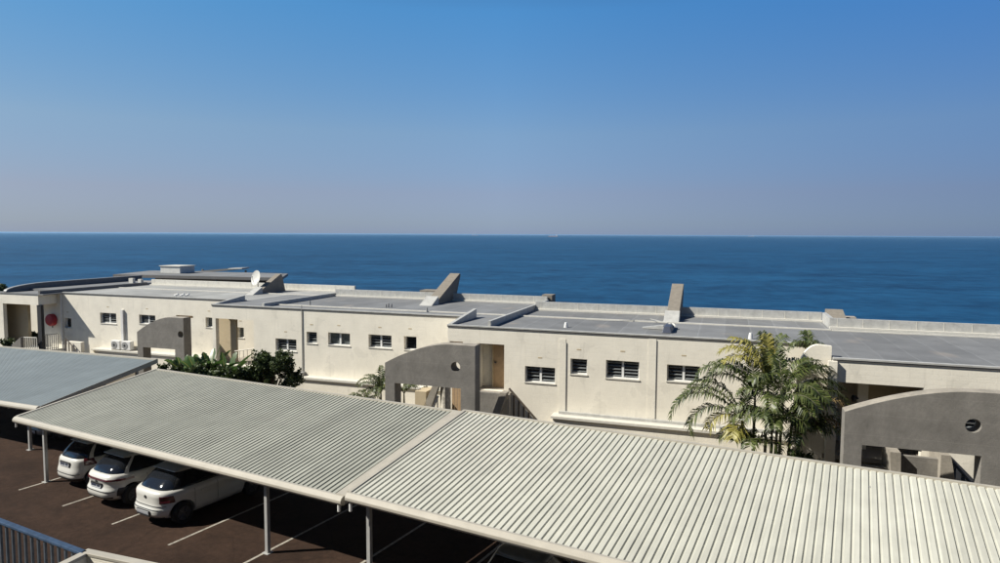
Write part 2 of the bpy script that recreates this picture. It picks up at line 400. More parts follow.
nt.links.new(ml2.outputs[0], bg.inputs[0]); bg.inputs[1].default_value = .057
sl = bpy.data.lights.new('sun', 'SUN'); sl.energy = 5.0; sl.angle = R(.53); sl.color = (1, .96, .87)
so = bpy.data.objects.new('sun', sl); COL.objects.link(so)
so.rotation_euler = sd.to_track_quat('Z', 'Y').to_euler(); so.location = (-30, 0, 40)
cam = bpy.data.cameras.new('camera'); co = bpy.data.objects.new('camera', cam); COL.objects.link(co)
cam.sensor_width = 36; cam.lens = 36*F/1000; cam.clip_end = 200000; cam.clip_start = .1
co.matrix_world = Matrix.Translation((0,0,H)) @ Matrix.Rotation(math.pi/2-TH, 4, 'X') @ Matrix.Rotation(RO, 4, 'Z')
scene.camera = co
vs = scene.view_settings; vs.view_transform = 'Standard'; vs.look = 'None'; vs.gamma = 1; vs.exposure = .55

# ------------------------------------------------------------------ ground, sea
def structure(o): o['kind'] = 'structure'; return o
gm = mat('coastal_ground', (.12,.10,.07), .95, .3, .3, .3, 4)
prof = [(-400,-.02),(20,-.02),(45,-.02),(60,-6),(130,-31),(170,-36)]
rows = [[(s, d, z) for s in (-4000,-60,60,4000)] for d, z in prof]
structure(MB().grid(rows).build('ground', gm))
tm = mat('asphalt', (.036,.0205,.0135), .92, .45, .5, .5, 60, spec=.15)
n = tm.node_tree.nodes; l = tm.node_tree.links
tc = n.new('ShaderNodeTexCoord'); nz = n.new('ShaderNodeTexNoise'); nz.inputs['Scale'].default_value = 5; nz.inputs['Detail'].default_value = 12; nz.inputs['Roughness'].default_value = .8
l.new(tc.outputs['Object'], nz.inputs['Vector'])
mp = n.new('ShaderNodeMapRange'); mp.inputs['From Min'].default_value = .3; mp.inputs['From Max'].default_value = .7; mp.inputs['To Min'].default_value = .6; mp.inputs['To Max'].default_value = 1.5
l.new(nz.outputs['Fac'], mp.inputs['Value'])
m2 = n.new('ShaderNodeVectorMath'); m2.operation = 'SCALE'; l.new(n[tm['colnode']].outputs['Vector'], m2.inputs[0]); l.new(mp.outputs['Result'], m2.inputs['Scale'])
vo = n.new('ShaderNodeTexVoronoi'); vo.inputs['Scale'].default_value = .38; vo.inputs['Randomness'].default_value = 1
ds = n.new('ShaderNodeTexNoise'); ds.inputs['Scale'].default_value = 2.2; ds.inputs['Detail'].default_value = 5; l.new(tc.outputs['Object'], ds.inputs['Vector'])
av = n.new('ShaderNodeMix'); av.data_type = 'VECTOR'; av.inputs['Factor'].default_value = .22; l.new(tc.outputs['Object'], av.inputs['A']); l.new(ds.outputs['Color'], av.inputs['B']); l.new(av.outputs['Result'], vo.inputs['Vector'])
vm = n.new('ShaderNodeMapRange'); vm.inputs['From Min'].default_value = .10; vm.inputs['From Max'].default_value = .26; vm.inputs['To Min'].default_value = .62; vm.inputs['To Max'].default_value = 1; l.new(vo.outputs['Distance'], vm.inputs['Value'])
ck = n.new('ShaderNodeTexVoronoi'); ck.feature = 'DISTANCE_TO_EDGE'; ck.inputs['Scale'].default_value = .55; l.new(av.outputs['Result'], ck.inputs['Vector'])
cm = n.new('ShaderNodeMapRange'); cm.inputs['From Min'].default_value = 0; cm.inputs['From Max'].default_value = .012; cm.inputs['To Min'].default_value = .72; cm.inputs['To Max'].default_value = 1; l.new(ck.outputs['Distance'], cm.inputs['Value'])
mq = n.new('ShaderNodeMath'); mq.operation = 'MULTIPLY'; l.new(vm.outputs['Result'], mq.inputs[0]); l.new(cm.outputs['Result'], mq.inputs[1])
m9 = n.new('ShaderNodeVectorMath'); m9.operation = 'SCALE'; l.new(m2.outputs['Vector'], m9.inputs[0]); l.new(mq.outputs[0], m9.inputs['Scale'])
l.new(m9.outputs['Vector'], n['Principled BSDF'].inputs['Base Color'])
structure(MB().grid([[(u, v, 0) for u in (-60, 0, 40)] for v in (-20, 5, 17.6)]).build('car_park', tm, fr='C'))
lm = mat('bay_line_paint', (.33,.30,.25), .8, .5, 9)
b = MB()
for k in range(0, 14):
    u = -24.33+2.615*k
    b.quad((u-.04,10.95,.004),(u+.04,10.95,.004),(u+.04,16.2,.004),(u-.04,16.2,.004))
structure(b.build('bay_markings', lm, fr='C'))
# kerb behind the bays
structure(MB().box(-45, 20, 17.62, 17.8, -.01, .13).build('kerb', M['concretelight'], fr='C'))

sea = bpy.data.materials.new('sea_water'); sea.use_nodes = True
n = sea.node_tree.nodes; l = sea.node_tree.links; b_ = n['Principled BSDF']
b_.inputs['IOR'].default_value = 1.33; b_.inputs['Roughness'].default_value = .45; b_.inputs['Specular IOR Level'].default_value = .22
tc = n.new('ShaderNodeTexCoord')
prev = None
for sc_, dt_, ro_ in (((.085,.075,1),5,.6), ((.020,.026,1),4,.6), ((.0045,.009,1),5,.65)):
    mp1 = n.new('ShaderNodeMapping'); mp1.inputs['Scale'].default_value = sc_; mp1.inputs['Rotation'].default_value = (0,0,R(12))
    l.new(tc.outputs['Object'], mp1.inputs[0])
    n1 = n.new('ShaderNodeTexNoise'); n1.inputs['Scale'].default_value = 1; n1.inputs['Detail'].default_value = dt_; n1.inputs['Roughness'].default_value = ro_
    l.new(mp1.outputs[0], n1.inputs['Vector'])
    if prev is None: prev = n1.outputs['Fac']
    else:
        ad = n.new('ShaderNodeMath'); ad.operation = 'ADD'; l.new(prev, ad.inputs[0]); l.new(n1.outputs['Fac'], ad.inputs[1]); prev = ad.outputs[0]
dv = n.new('ShaderNodeMath'); dv.operation = 'DIVIDE'; dv.inputs[1].default_value = 3; l.new(prev, dv.inputs[0])
rp = n.new('ShaderNodeValToRGB'); rp.color_ramp.elements[0].position = .40; rp.color_ramp.elements[1].position = .62
rp.color_ramp.elements[0].color = (.002,.026,.068,1); rp.color_ramp.elements[1].color = (.011,.075,.165,1)
l.new(dv.outputs[0], rp.inputs['Fac']); l.new(rp.outputs['Color'], b_.inputs['Base Color'])
mp2 = n.new('ShaderNodeMapping'); mp2.inputs['Scale'].default_value = (.05, .22, 1); l.new(tc.outputs['Object'], mp2.inputs[0])
n2 = n.new('ShaderNodeTexNoise'); n2.inputs['Scale'].default_value = 1; n2.inputs['Detail'].default_value = 6
l.new(mp2.outputs[0], n2.inputs['Vector'])
bp = n.new('ShaderNodeBump'); bp.inputs['Strength'].default_value = .6; bp.inputs['Distance'].default_value = .9
l.new(n2.outputs['Fac'], bp.inputs['Height']); l.new(bp.outputs['Normal'], b_.inputs['Normal'])
SEA = -30.
structure(MB().grid([[(x, y, SEA) for x in (-90000, -20000, 0, 20000, 90000)] for y in (-2000, 500, 8000, 90000)]).build('sea', sea, fr='W'))

hz = bpy.data.materials.new('haze_air'); hz.use_nodes = True
n = hz.node_tree.nodes; l = hz.node_tree.links; n.remove(n['Principled BSDF'])
pv_ = n.new('ShaderNodeVolumePrincipled'); pv_.inputs['Density'].default_value = 2.6e-5
pv_.inputs['Color'].default_value = (.40,.68,1.0,1); pv_.inputs['Anisotropy'].default_value = .2
l.new(pv_.outputs[0], n['Material Output'].inputs['Volume'])
hb = MB().box(-89000, 89000, -1500, 89000, -38, 12).build('haze', hz, fr='W'); hb['kind'] = 'stuff'
# ------------------------------------------------------------------ ships
def ship(px, py, D, L, label, flip=1):
    r = ray(px, py); t = D/r[1]
    base = (r[0]*t, D, SEA)
    t_ = thing('cargo_ship', label, 'ship', base, 'W', 'ships on the horizon')
    x, y, z = base
    B_ = 24
    p = [(x-L/2, z+13), (x-L/2+L*.06, z-.5), (x+L/2-L*.04, z-.5), (x+L/2, z+12)]
    MB().prism(p, y-B_/2, y+B_/2).build('hull', M['hull'], t_)
    xs = x+flip*L*.36
    MB().box(xs-L*.07, xs+L*.07, y-B_*.4, y+B_*.4, z+12, z+34).box(xs-L*.03, xs+L*.03, y-4, y+4, z+34, z+41).build('bridge', M['shipwhite'], t_)
    MB().box(x-flip*L*.08-L*.3, x-flip*L*.08+L*.3, y-B_*.38, y+B_*.38, z+12.5, z+19).build('cargo', M['shipwhite'], t_)
    return t_
ship(553, 236, 11000, 165, 'larger cargo ship on the horizon above the leaning concrete fins')
ship(475, 235, 19000, 190, 'small faint ship left of the larger one on the horizon', -1)
ship(751, 236, 21000, 190, 'faintest ship on the horizon, on the right half of the sea')

# ------------------------------------------------------------------ carports
def lerp(a, b, t): return tuple(a[i]+(b[i]-a[i])*t for i in range(3))
def carport(label, FL, FR, BL, BR, m_roof, posts, endcap, name='carport', step=.158, rib=.030, purlins=True):
    """corner points in C frame; ribs run front to back"""
    base = ((FL[0]+FR[0])/2, (FL[1]+FR[1])/2, 0)
    t = thing(name, label, 'carport', base, 'C', 'carports over the parking bays')
    Lg = math.hypot(FR[0]-FL[0], FR[1]-FL[1]); nr = int(Lg/step)
    b = MB(); top = []
    for k in range(nr):
        for du, dz in ((0,0),(.09,0),(.20,rib),(.80,rib),(.91,0)):
            top.append(((k+du)/nr, dz))
    top.append((1, 0))
    rows = []
    for v in (0, .33, .66, 1):
        rows.append([(lambda q, z_: (q[0], q[1], q[2]+z_))(lerp(lerp(FL, FR, u), lerp(BL, BR, u), v), dz) for u, dz in top])
    b.grid(rows)
    b.grid([[(p[0], p[1], p[2]-.006-(rib*0)) for p in r_] for r_ in rows])
    b.build('roof_sheet', m_roof, t, weld=False)
    # front gutter: rounded profile
    pr = [(.02,.05),(-.06,.055),(-.12,.02),(-.155,-.04),(-.155,-.10),(-.12,-.155),(-.05,-.175),(.02,-.165)]
    g = MB(); rows = []
    for q in (FL, FR): rows.append([(q[0], q[1]+a, q[2]+c) for a, c in pr]+[(q[0], q[1]+pr[0][0], q[2]+pr[0][1])])
    g.grid(rows)
    for r_ in rows: g.quad(*r_[:-1])
    g.build('gutter', M['gutter'], t, smooth=False, bevel=.008)
    # barge flashings at sides and back, and the lower lip
    def bar(P, Q, w0, w1, z0, z1, nm, m_):
        d = Vector((Q[0]-P[0], Q[1]-P[1], 0)).normalized(); nrm = Vector((-d.y, d.x, 0))
        a = [Vector(P)+nrm*w0, Vector(Q)+nrm*w0, Vector(Q)+nrm*w1, Vector(P)+nrm*w1]
        MB().hexa([(p.x,p.y,p.z+z0) for p in a], [(p.x,p.y,p.z+z1) for p in a]).build(nm, m_, t)
    bar(BL, BR, -.07, .03, -.12, .055, 'back_flashing', M['gutter'])
    bar(FL, BL, -.05, .05, -.14, .06, 'side_flashing', M['gutter'])
    bar(FR, BR, -.04, endcap, -.14, .062, 'side_flashing', M['gutter'])
    # purlins and posts
    for v in (.06, .5, .93):
        P = lerp(FL, BL, v); Q = lerp(FR, BR, v)
        bar(P, Q, -.04, .04, -.20, -.04, 'purlin', M['post'])
    for (u, v) in posts:
        tt = (u-FL[0])/(FR[0]-FL[0]); vv = (v-FL[1])/(BL[1]-FL[1])
        zt = lerp(lerp(FL, FR, tt), lerp(BL, BR, tt), vv)[2]
        MB().box(u-.05, u+.05, v-.05, v+.05, 0, zt-.03).box(u-.11, u+.11, v-.11, v+.11, 0, .015).build('post', M['post'], t)
        # rafter from front to back at the post
    for u in sorted(set(p[0] for p in posts)):
        tt = (u-FL[0])/(FR[0]-FL[0])
        if 0 <= tt <= 1:
            P = lerp(FL, FR, tt); Q = lerp(BL, BR, tt)
            bar(lerp(P,Q,.03), lerp(P,Q,.97), -.05, .05, -.32, -.19, 'rafter', M['post'])
    return t
# middle carport
FL = bz(17,417.5,2.05,'C'); FR = bz(345,498,2.15,'C'); BL = bz(157,370,2.62,'C'); BR = bz(461,413,2.85,'C')
FR = (FR[0], FR[1], 2.15)
u0 = -24.33
cp1 = carport('grey cream ribbed carport in the middle, over three white cars', FL, FR, BL, BR, M['canopygrey'],
        [(u0,11.8),(-13.8,12.0),(u0-.05,16.6),(-13.8,16.6)], .27)
MB().tube([(FR[0]-.12, FR[1]-.08, 2.0),(FR[0]-.12, FR[1]-.08, 1.82)], .04).build('gutter_outlet', M['pipe'], cp1)
MB().tube([(FL[0]+.1, FL[1]-.08, 1.9),(FL[0]+.1, FL[1]-.08, 1.74)], .035).build('gutter_outlet', M['pipe'], cp1)
# right carport, extended beyond the frame on its own line
FL2 = bz(349,494,2.30,'C'); q = bz(600,557,2.30,'C'); BL2 = bz(465,411.5,2.95,'C'); q2 = bz(1000,489.5,2.95,'C')
def ext(a, b_, u): t = (u-a[0])/(b_[0]-a[0]); return (u, a[1]+(b_[1]-a[1])*t, a[2])
FR2 = ext(FL2, q, 7.0); BR2 = ext(BL2, q2, 7.0)
pu = -10.34
cp2 = carport('cream ribbed carport on the right, nearest and brightest of the three', FL2, FR2, BL2, BR2, M['canopy'],
        [(pu,12.05),(pu+10.4,12.05),(pu,16.9),(pu+5.2,16.9),(pu+10.4,16.9)], -.01)
MB().tube([(FL2[0]+.1, FL2[1]-.06, 2.15),(FL2[0]+.1, FL2[1]-.06, 1.92)], .04).build('gutter_outlet', M['pipe'], cp2)
# left carport: falls away to the left
aFR = bz(40,407.5,2.0,'C'); aFL = bz(-60,393,1.8,'C'); aBR = bz(157,360,2.62,'C'); aBL = bz(-60,342,1.85,'C')
cp3 = carport('blue grey carport at the left edge, set lower than the others', aFL, aFR, aBL, aBR, M['canopyskytint'],
        [(-28.5,13.3),(-33.6,13.2),(-29.0,18.0)], -.05, rib=.004)

# ------------------------------------------------------------------ cars
def interp(tab, z, k):
    if z <= tab[0][0]: return tab[0][k]
    for a, b in zip(tab, tab[1:]):
        if z <= b[0]:
            t = (z-a[0])/(b[0]-a[0]); return a[k]+(b[k]-a[k])*t
    return tab[-1][k]
def car(name, label, u, v, spec, body_mat, rot=0, reverse=False):
    """tables of (z, rear x, front x, half width); x forward from the rear bumper"""
    L = spec['L']; tb = spec['body']; tg = spec['glass']; tr = spec['roof']
    t = thing(name, label, 'car', (u, v, 0), 'C', 'parked cars', rot=ANG['C']+math.pi/2+rot+(math.pi if reverse else 0))
    BASE[t.name] = Vector((0,0,0))
    def outline(tab, z, th, off=0, ex=3.9):
        r_, f_, w_ = (interp(tab, z, k) for k in (1,2,3))
        c, s = math.cos(th), math.sin(th); e = 2/ex
        x = (r_+f_)/2+((f_-r_)/2+off)*math.copysign(abs(c)**e, c)
        y = (w_+off)*math.copysign(abs(s)**e, s)
        return (x, y, z)
    def shell(tab, nz, nt_=72, cap_top=True):
        b = MB(); z0, z1 = tab[0][0], tab[-1][0]; rows = []
        for i in range(nz+1):
            z = z0+(z1-z0)*i/nz
            rows.append([outline(tab, z, 2*math.pi*j/nt_) for j in range(nt_+1)])
        b.grid(rows)
        b.quad(*rows[0][:-1])
        if cap_top: b.quad(*rows[-1][:-1])
        return b
    def patch(tab, a0, a1, z0, z1, off, nm, m_, parent, n_=14, slant=0):
        b = MB(); rows = []; inner = []
        for i in range(7):
            z = z0+(z1-z0)*i/6
            row = []; rin = []
            for j in range(n_+1):
                a = R(a0+(a1-a0)*j/n_); zz = z+slant*(j/n_)
                row.append(outline(tab, zz, a, off)); rin.append(outline(tab, zz, a, -.02))
            rows.append(row); inner.append(rin)
        b.grid(rows); b.grid(inner)
        b.grid([rows[0], inner[0]]); b.grid([rows[-1], inner[-1]])
        b.grid([[r_[0] for r_ in rows], [r_[0] for r_ in inner]]); b.grid([[r_[-1] for r_ in rows], [r_[-1] for r_ in inner]])
        return b.build(nm, m_, parent, smooth=False)
    bo = shell(tb, 30).build('body', body_mat, t, smooth=True)
    # wheel arches
    wr = spec.get('wr', .31); ax = (spec['ax0'], L-spec['ax1'])
    cut = MB()
    W = max(r_[3] for r_ in tb)
    for x in ax:
        for s_ in (1, -1):
            cut.tube([(x, s_*(W-.26), wr), (x, s_*(W+.1), wr)], wr+.06, 28)
    cme = bpy.data.meshes.new('cut'); cme.from_pydata(cut.v, [], cut.f)
    bm = bmesh.new(); bm.from_mesh(cme); bmesh.ops.recalc_face_normals(bm, faces=bm.faces); bm.to_mesh(cme); bm.free()
    cob = bpy.data.objects.new('cut', cme); COL.objects.link(cob)
    bb = bpy.data.objects.new('tmp', bo.data); COL.objects.link(bb)
    mo = bb.modifiers.new('b', 'BOOLEAN'); mo.object = cob; mo.operation = 'DIFFERENCE'; mo.solver = 'EXACT'
    dg = bpy.context.evaluated_depsgraph_get(); dg.update()
    nm = bpy.data.meshes.new_from_object(bb.evaluated_get(dg))
    bpy.data.objects.remove(bb); bpy.data.objects.remove(cob)
    nm.name = 'body'
    if len(nm.polygons) > 100:
        bo.data = nm
        if not nm.materials: nm.materials.append(body_mat)
    for p in bo.data.polygons: p.use_smooth = True
    em = bo.modifiers.new('split', 'EDGE_SPLIT'); em.split_angle = R(38)
    shell(tg, 10).build('windows', M['carglass'], t, smooth=True)
    ro = shell(tr, 10).build('roof', spec.get('roofmat', body_mat), t, smooth=True)
    # pillars
    for (a0, a1) in spec['pillars']:
        for sgn in (1, -1):
            patch(tg, sgn*a0, sgn*a1, tg[0][0]+.005, tg[-1][0]-.005, .012, 'pillar', spec.get('pillarmat', body_mat), t, 6)
    # spoiler
    rz, rr, rf, rw = tr[0]
    MB().hexa([(rr-spec['sp'],-rw*.86,rz+.01),(rr+.12,-rw*.95,rz),(rr+.12,rw*.95,rz),(rr-spec['sp'],rw*.86,rz+.01)],
              [(rr-spec['sp'],-rw*.86,rz+.03),(rr+.22,-rw*.85,rz+.062),(rr+.22,rw*.85,rz+.062),(rr-spec['sp'],rw*.86,rz+.03)]).build('spoiler', spec.get('roofmat', body_mat), t, bevel=.012)
    # wheels
    for x in ax:
        for s_ in (1, -1):
            y1 = s_*(W-.02); y0 = s_*(W-.21)
            wv = MB().tube([(x, y0, wr), (x, y0+s_*.02, wr), (x, y1-s_*.02, wr), (x, y1, wr)], [wr-.03, wr, wr, wr-.03], 32).build('wheel', M['tyre'], t, smooth=False)
            r_ = MB().tube([(x, y1-s_*.03, wr), (x, y1+s_*.006, wr)], [wr*.66, wr*.62], 24)
            for k in range(5):
                a = 2*math.pi*k/5
                c_, sn = math.cos(a), math.sin(a)
                r_.tube([(x+c_*.05, y1+s_*.008, wr+sn*.05), (x+c_*wr*.62, y1+s_*.008, wr+sn*wr*.62)], .022, 6)
            r_.build('rim', M['rim'], wv)
    for s_ in (1, -1):
        for (a0, a1, z0, z1, m_, sl_) in spec['lights']:
            patch(tb, s_*a0, s_*a1, z0, z1, .012, 'taillight', m_, t, 10, sl_)
        patch(tb, s_*28, s_*50, .60, .72, .01, 'headlight', M['clearlens'], t, 8)
        x = L*.60; yb = s_*(interp(tg, tg[0][0], 3)+.02)
        MB().box(x-.06, x+.10, yb, yb+s_*.17, tg[0][0]+.02, tg[0][0]+.14).build('mirror', body_mat, t, bevel=.02)
        for xx in spec.get('handles', (1.25, 2.1)):
            ys = s_*(interp(tb, .80, 3)+.008)
            MB().box(xx, xx+.16, ys-.02, ys+.02, .79, .815).build('handle', body_mat, t)
        # door shut lines
        for xx in spec.get('doors', (.95, 1.85, 2.75)):
            dl = MB()
            for i in range(8):
                z_ = .36+i*.07; z2 = z_+.07
                y_a = s_*(interp(tb, z_, 3)-.004); y_b = s_*(interp(tb, z2, 3)-.004)
                dl.quad((xx, y_a+s_*.006, z_), (xx+.012, y_a+s_*.006, z_), (xx+.012, y_b+s_*.006, z2), (xx, y_b+s_*.006, z2))
            dl.build('door_gap', M['black'], t)
    for (a0, a1, z0, z1, m_, nm) in spec['rear']:
        patch(tb, 180-a0, 180+a1, z0, z1, .014, nm, m_, t, 20)
    pz_ = spec['plate']; xr = interp(tb, pz_, 1)-.02
    sl_ = (interp(tb, pz_+.06, 1)-interp(tb, pz_-.06, 1))
    pl = MB().hexa([(xr-.012-sl_/2,-.26,pz_-.06),(xr+.02,-.26,pz_-.06),(xr+.02,.26,pz_-.06),(xr-.012-sl_/2,.26,pz_-.06)],
              [(xr-.012+sl_/2,-.26,pz_+.06),(xr+.02,-.26,pz_+.06),(xr+.02,.26,pz_+.06),(xr-.012+sl_/2,.26,pz_+.06)]).build('number_plate', M['plate'], t)
    MB().box(xr-.006, xr+.03, -.285, .285, pz_-.082, pz_+.082).build('plate_surround', M['black'], t, bevel=.008)
    ch = MB()
    for i, yy in enumerate((-.20,-.14,-.085,.0,.055,.11,.165,.21)):
        ch.box(xr-.016-sl_*.3, xr-.008, yy-.017, yy+.013, pz_-.030, pz_+.032)
    ch.build('plate_lettering', M['plateink'], pl)
    # wiper + badge bar
    MB().tube([(interp(tg, tg[0][0]+.04, 1)-.02, -.02, tg[0][0]+.03), (interp(tg, tg[0][0]+.16, 1)-.02, .30, tg[0][0]+.10)], .01, 5).build('wiper', M['black'], t)
    for z_, dx in ((.82, 0),):
        MB().tube([(interp(tb, z_, 1)-.004, 0, z_), (interp(tb, z_, 1)-.016, 0, z_)], .045, 12).build('badge', M['rim'], t)
    t.scale = (spec.get('k',1),)*3
    return t
hatch = dict(k=1.04, L=3.85, ax0=.66, ax1=.80, sp=.03,
    body=[(.20,.20,3.66,.72),(.26,.09,3.78,.79),(.36,.01,3.83,.85),(.48,.0,3.85,.87),(.56,.045,3.84,.872),(.66,.07,3.80,.862),(.76,.075,3.65,.868),(.86,.075,3.25,.872),(.94,.10,2.92,.845),(.99,.16,2.75,.79),(1.01,.24,2.65,.72)],
    glass=[(.98,.20,2.82,.775),(1.08,.28,2.62,.735),(1.22,.44,2.32,.665),(1.36,.66,2.02,.58),(1.43,.78,1.9,.54)],
    roof=[(1.40,.68,1.98,.57),(1.445,.74,1.88,.545),(1.48,.88,1.70,.48),(1.497,1.1,1.42,.32)],
    pillars=[(116,131)], pillarmat=M['black'], handles=(1.2, 2.0), doors=(1.0, 1.75, 2.7),
    lights=[(129,158,.68,.88,M['redlensdark'],0),(137,155,.70,.76,M['redlens'],0)],
    rear=[(34,34,.20,.28,M['black'],'bumper_insert'),(30,30,.505,.517,M['black'],'bumper_gap'),(36,36,.60,.608,M['black'],'tailgate_gap')], plate=.40)
suv = dict(L=4.3, wr=.34, ax0=.74, ax1=.86, sp=.05,
    body=[(.24,.18,4.10,.78),(.32,.05,4.22,.86),(.44,.0,4.28,.90),(.56,.01,4.3,.91),(.66,.07,4.28,.905),(.76,.09,4.22,.905),(.86,.06,3.95,.905),(.93,.08,3.6,.89),(1.0,.13,3.25,.86),(1.05,.20,3.0,.78)],
    glass=[(1.02,.19,3.12,.81),(1.15,.28,2.9,.765),(1.32,.50,2.6,.69),(1.48,.74,2.25,.60)],
    roof=[(1.46,.68,2.3,.62),(1.52,.74,2.2,.59),(1.57,.9,2.0,.52),(1.592,1.05,1.7,.36)],
    pillars=[(119,127)], handles=(1.4, 2.3), doors=(1.15, 2.0, 3.05),
    lights=[(114,142,.86,.925,M['redlensdark'],0),(122,140,.40,.64,M['black'],0)],
    rear=[(38,38,.87,.92,M['redlensdark'],'light_bar'),(32,32,.33,.375,M['black'],'bumper_insert'),(36,36,.545,.557,M['black'],'bumper_gap')], plate=.70)
mini = dict(L=3.75, ax0=.62, ax1=.78, sp=.03,
    body=[(.20,.18,3.58,.72),(.28,.06,3.68,.80),(.40,.0,3.73,.845),(.56,.01,3.75,.855),(.70,.05,3.70,.853),(.82,.07,3.45,.845),(.92,.09,3.05,.825),(.99,.14,2.8,.77),(1.01,.2,2.7,.72)],
    glass=[(.98,.15,2.85,.77),(1.12,.23,2.6,.725),(1.28,.40,2.3,.66),(1.42,.62,1.98,.57)],
    roof=[(1.40,.56,2.0,.59),(1.45,.62,1.90,.56),(1.49,.76,1.7,.49),(1.508,.9,1.4,.33)],
    pillars=[(117,126)], handles=(1.2, 2.0), doors=(.95, 1.7, 2.65),
    lights=[(116,138,.78,1.0,M['redlensdark'],0)],
    rear=[(40,40,.20,.36,M['black'],'bumper_insert'),(34,34,.50,.512,M['black'],'bumper_gap')], plate=.80)
sedan = dict(L=4.4, ax0=.95, ax1=.85, sp=.0,
    body=[(.20,.16,4.22,.78),(.30,.04,4.35,.85),(.46,.0,4.4,.88),(.62,.02,4.38,.885),(.76,.05,4.2,.88),(.86,.08,3.8,.87),(.93,.16,3.3,.85),(.97,.40,3.1,.80)],
    glass=[(.94,.62,3.25,.80),(1.15,.98,2.8,.72),(1.38,1.42,2.3,.62)],
    roof=[(1.36,1.38,2.35,.635),(1.42,1.42,2.25,.60),(1.45,1.6,2.05,.52),(1.46,1.75,1.9,.35)],
    pillars=[(118,132)], handles=(1.5, 2.4), doors=(1.35, 2.2, 3.1),
    lights=[(122,146,.70,.84,M['redlensdark'],0)],
    rear=[(30,30,.20,.28,M['black'],'bumper_insert')], plate=.62)
car('hatchback', 'white hatchback with a large rear light and low plate, nearest the camera', -18.2, 11.35, hatch, M['carwhite'])
car('sport_utility_car', 'white sport utility car with full width rear light bar, between two white cars', -20.75, 11.4, suv, M['carwhite'])
car('small_hatchback', 'small white hatchback with black lower bumper, beside the left post of the middle carport', -23.25, 11.8, mini, M['carwhite'])
car('sedan', 'dark grey sedan almost hidden in the shade under the right carport', -6.6, 11.15, sedan, M['cardark'])
car('dark_car', 'dark car in deep shade under the blue grey left carport', -29.6, 13.9, hatch, M['cardark'])

# ------------------------------------------------------------------ building helpers
def rectpx(x0, y0, x1, y1, d):
    a = pb(x0, (y0), d); c = pb(x1, y1, d); e = pb(x1, y0, d); g = pb(x0, y1, d)
    return (a[0], c[0], (c[2]+g[2])/2, (a[2]+e[2])/2)
def window(root, x0, y0, x1, y1, d, lights=2, style='louvre', label=None):
    """one louvred or glazed window; returns the hole for the wall"""
    s0, s1, z0, z1 = rectpx(x0, y0, x1, y1, d)
    r = .14; fw = .045
    f = MB(); f.box(s0, s1, d+r, d+r+.05, z0, z0+fw).box(s0, s1, d+r, d+r+.05, z1-fw, z1)
    f.box(s0, s0+fw, d+r, d+r+.05, z0+fw, z1-fw).box(s1-fw, s1, d+r, d+r+.05, z0+fw, z1-fw)
    edges = [s0+fw]
    for k in range(1, lights):
        c = s0+(s1-s0)*k/lights; f.box(c-.045, c+.045, d+r-.004, d+r+.05, z0+fw, z1-fw); edges += [c-.045, c+.045]
    edges.append(s1-fw)
    w_ = f.build('window', M['white'], root)
    MB().box(s0-.03, s1+.03, d-.03, d+r-.01, z0-.04, z0+.002).build('sill', M['trim'], w_)
    MB().box(s0+fw, s1-fw, d+r+.08, d+r+.09, z0+fw, z1-fw).build('pane', M['palepane'] if style == 'glass' and lights == 2 or style == 'pale' else M['glass'], w_)
    lv = MB()
    for k in range(lights):
        a, c = edges[2*k]+.015, edges[2*k+1]-.015
        if style == 'louvre':
            n_ = max(3, int((z1-z0)/.14))
            for i in range(n_):
                zz = z0+fw+(z1-z0-2*fw)*(i+.5)/n_
                lv.hexa([(a,d+r-.012,zz-.028),(c,d+r-.012,zz-.028),(c,d+r+.055,zz+.018),(a,d+r+.055,zz+.018)],
                        [(a,d+r-.014,zz-.020),(c,d+r-.014,zz-.020),(c,d+r+.053,zz+.026),(a,d+r+.053,zz+.026)])
        else:
            lv.box(a, c, d+r+.02, d+r+.028, z0+fw, z1-fw)
    if style == 'louvre': lv.build('louvre', M['louvre'], w_)
    # vent brick above
    cs = (s0+s1)/2
    MB().box(cs-.09, cs+.09, d-.006, d+.01, z1+.36, z1+.41).build('air_vent', M['creamdark'], root)
    return (s0, s1, z0, z1)

def roof_and_parapet(root, s0, s1, d0, dr, d1, zt=4.55, rm=None, h=.44, r0=None, r1=None, pm=None):
    """front part d0..dr spans s0..s1, rear part dr..d1 spans r0..r1"""
    rm = rm or M['roof']; r0 = s0 if r0 is None else r0; r1 = s1 if r1 is None else r1
    MB().box(s0, s1, d0+.02, dr, zt-.22, zt).box(r0, r1, dr+.001, d1, zt-.22, zt-.001).build('roof', rm, root)
    MB().box(s0-.01, s1+.01, d0-.05, d0+.12, zt+.004, zt+.055).build('roof_edge_flashing', M['flash'], root)
    MB().box(s0-.01, s1+.01, d0-.03, d0-.003, zt-.05, zt+.003).build('roof_edge_shade_strip', M['trimshade'], root)  # dark strip painting the shadow line under the flashing
    b = MB(); x = r0
    while x < r1:
        e = min(x+random.uniform(2, 3.2), r1); dz = random.uniform(0, .012); b.box(x, e, dr-.07+dz, dr+.07, zt-.004, zt+.045+dz); x = e
    b.build('roof_ridge_flashing', M['trim'], root)
    b = MB().box(r0, r1, d1+.001, d1+.16, zt-.3, zt+h); x = r0+.3
    b.build('parapet', pm or M['flash'], root)
    b = MB().box(r0, r1, d1-.16, d1-.001, zt+.002, zt+.085)
    while x < r1-.05: b.box(x-.014, x+.014, d1-.006, d1-.001, zt+.04, zt+h-.01); x += .98
    b.build('parapet_base_flashing', M['trim'], root)

def walls_back(root, s0, s1, d0, d1, zt, m_):
    MB().box(s0, s1, d1-.25, d1-.003, -3, zt-.225).build('back_wall', m_, root)
    MB().box(s0, s0+.25, d0+.262, d1-.26, -.5, zt-.225).box(s1-.25, s1, d0+.262, d1-.26, -.5, zt-.225).build('side_wall', m_, root)

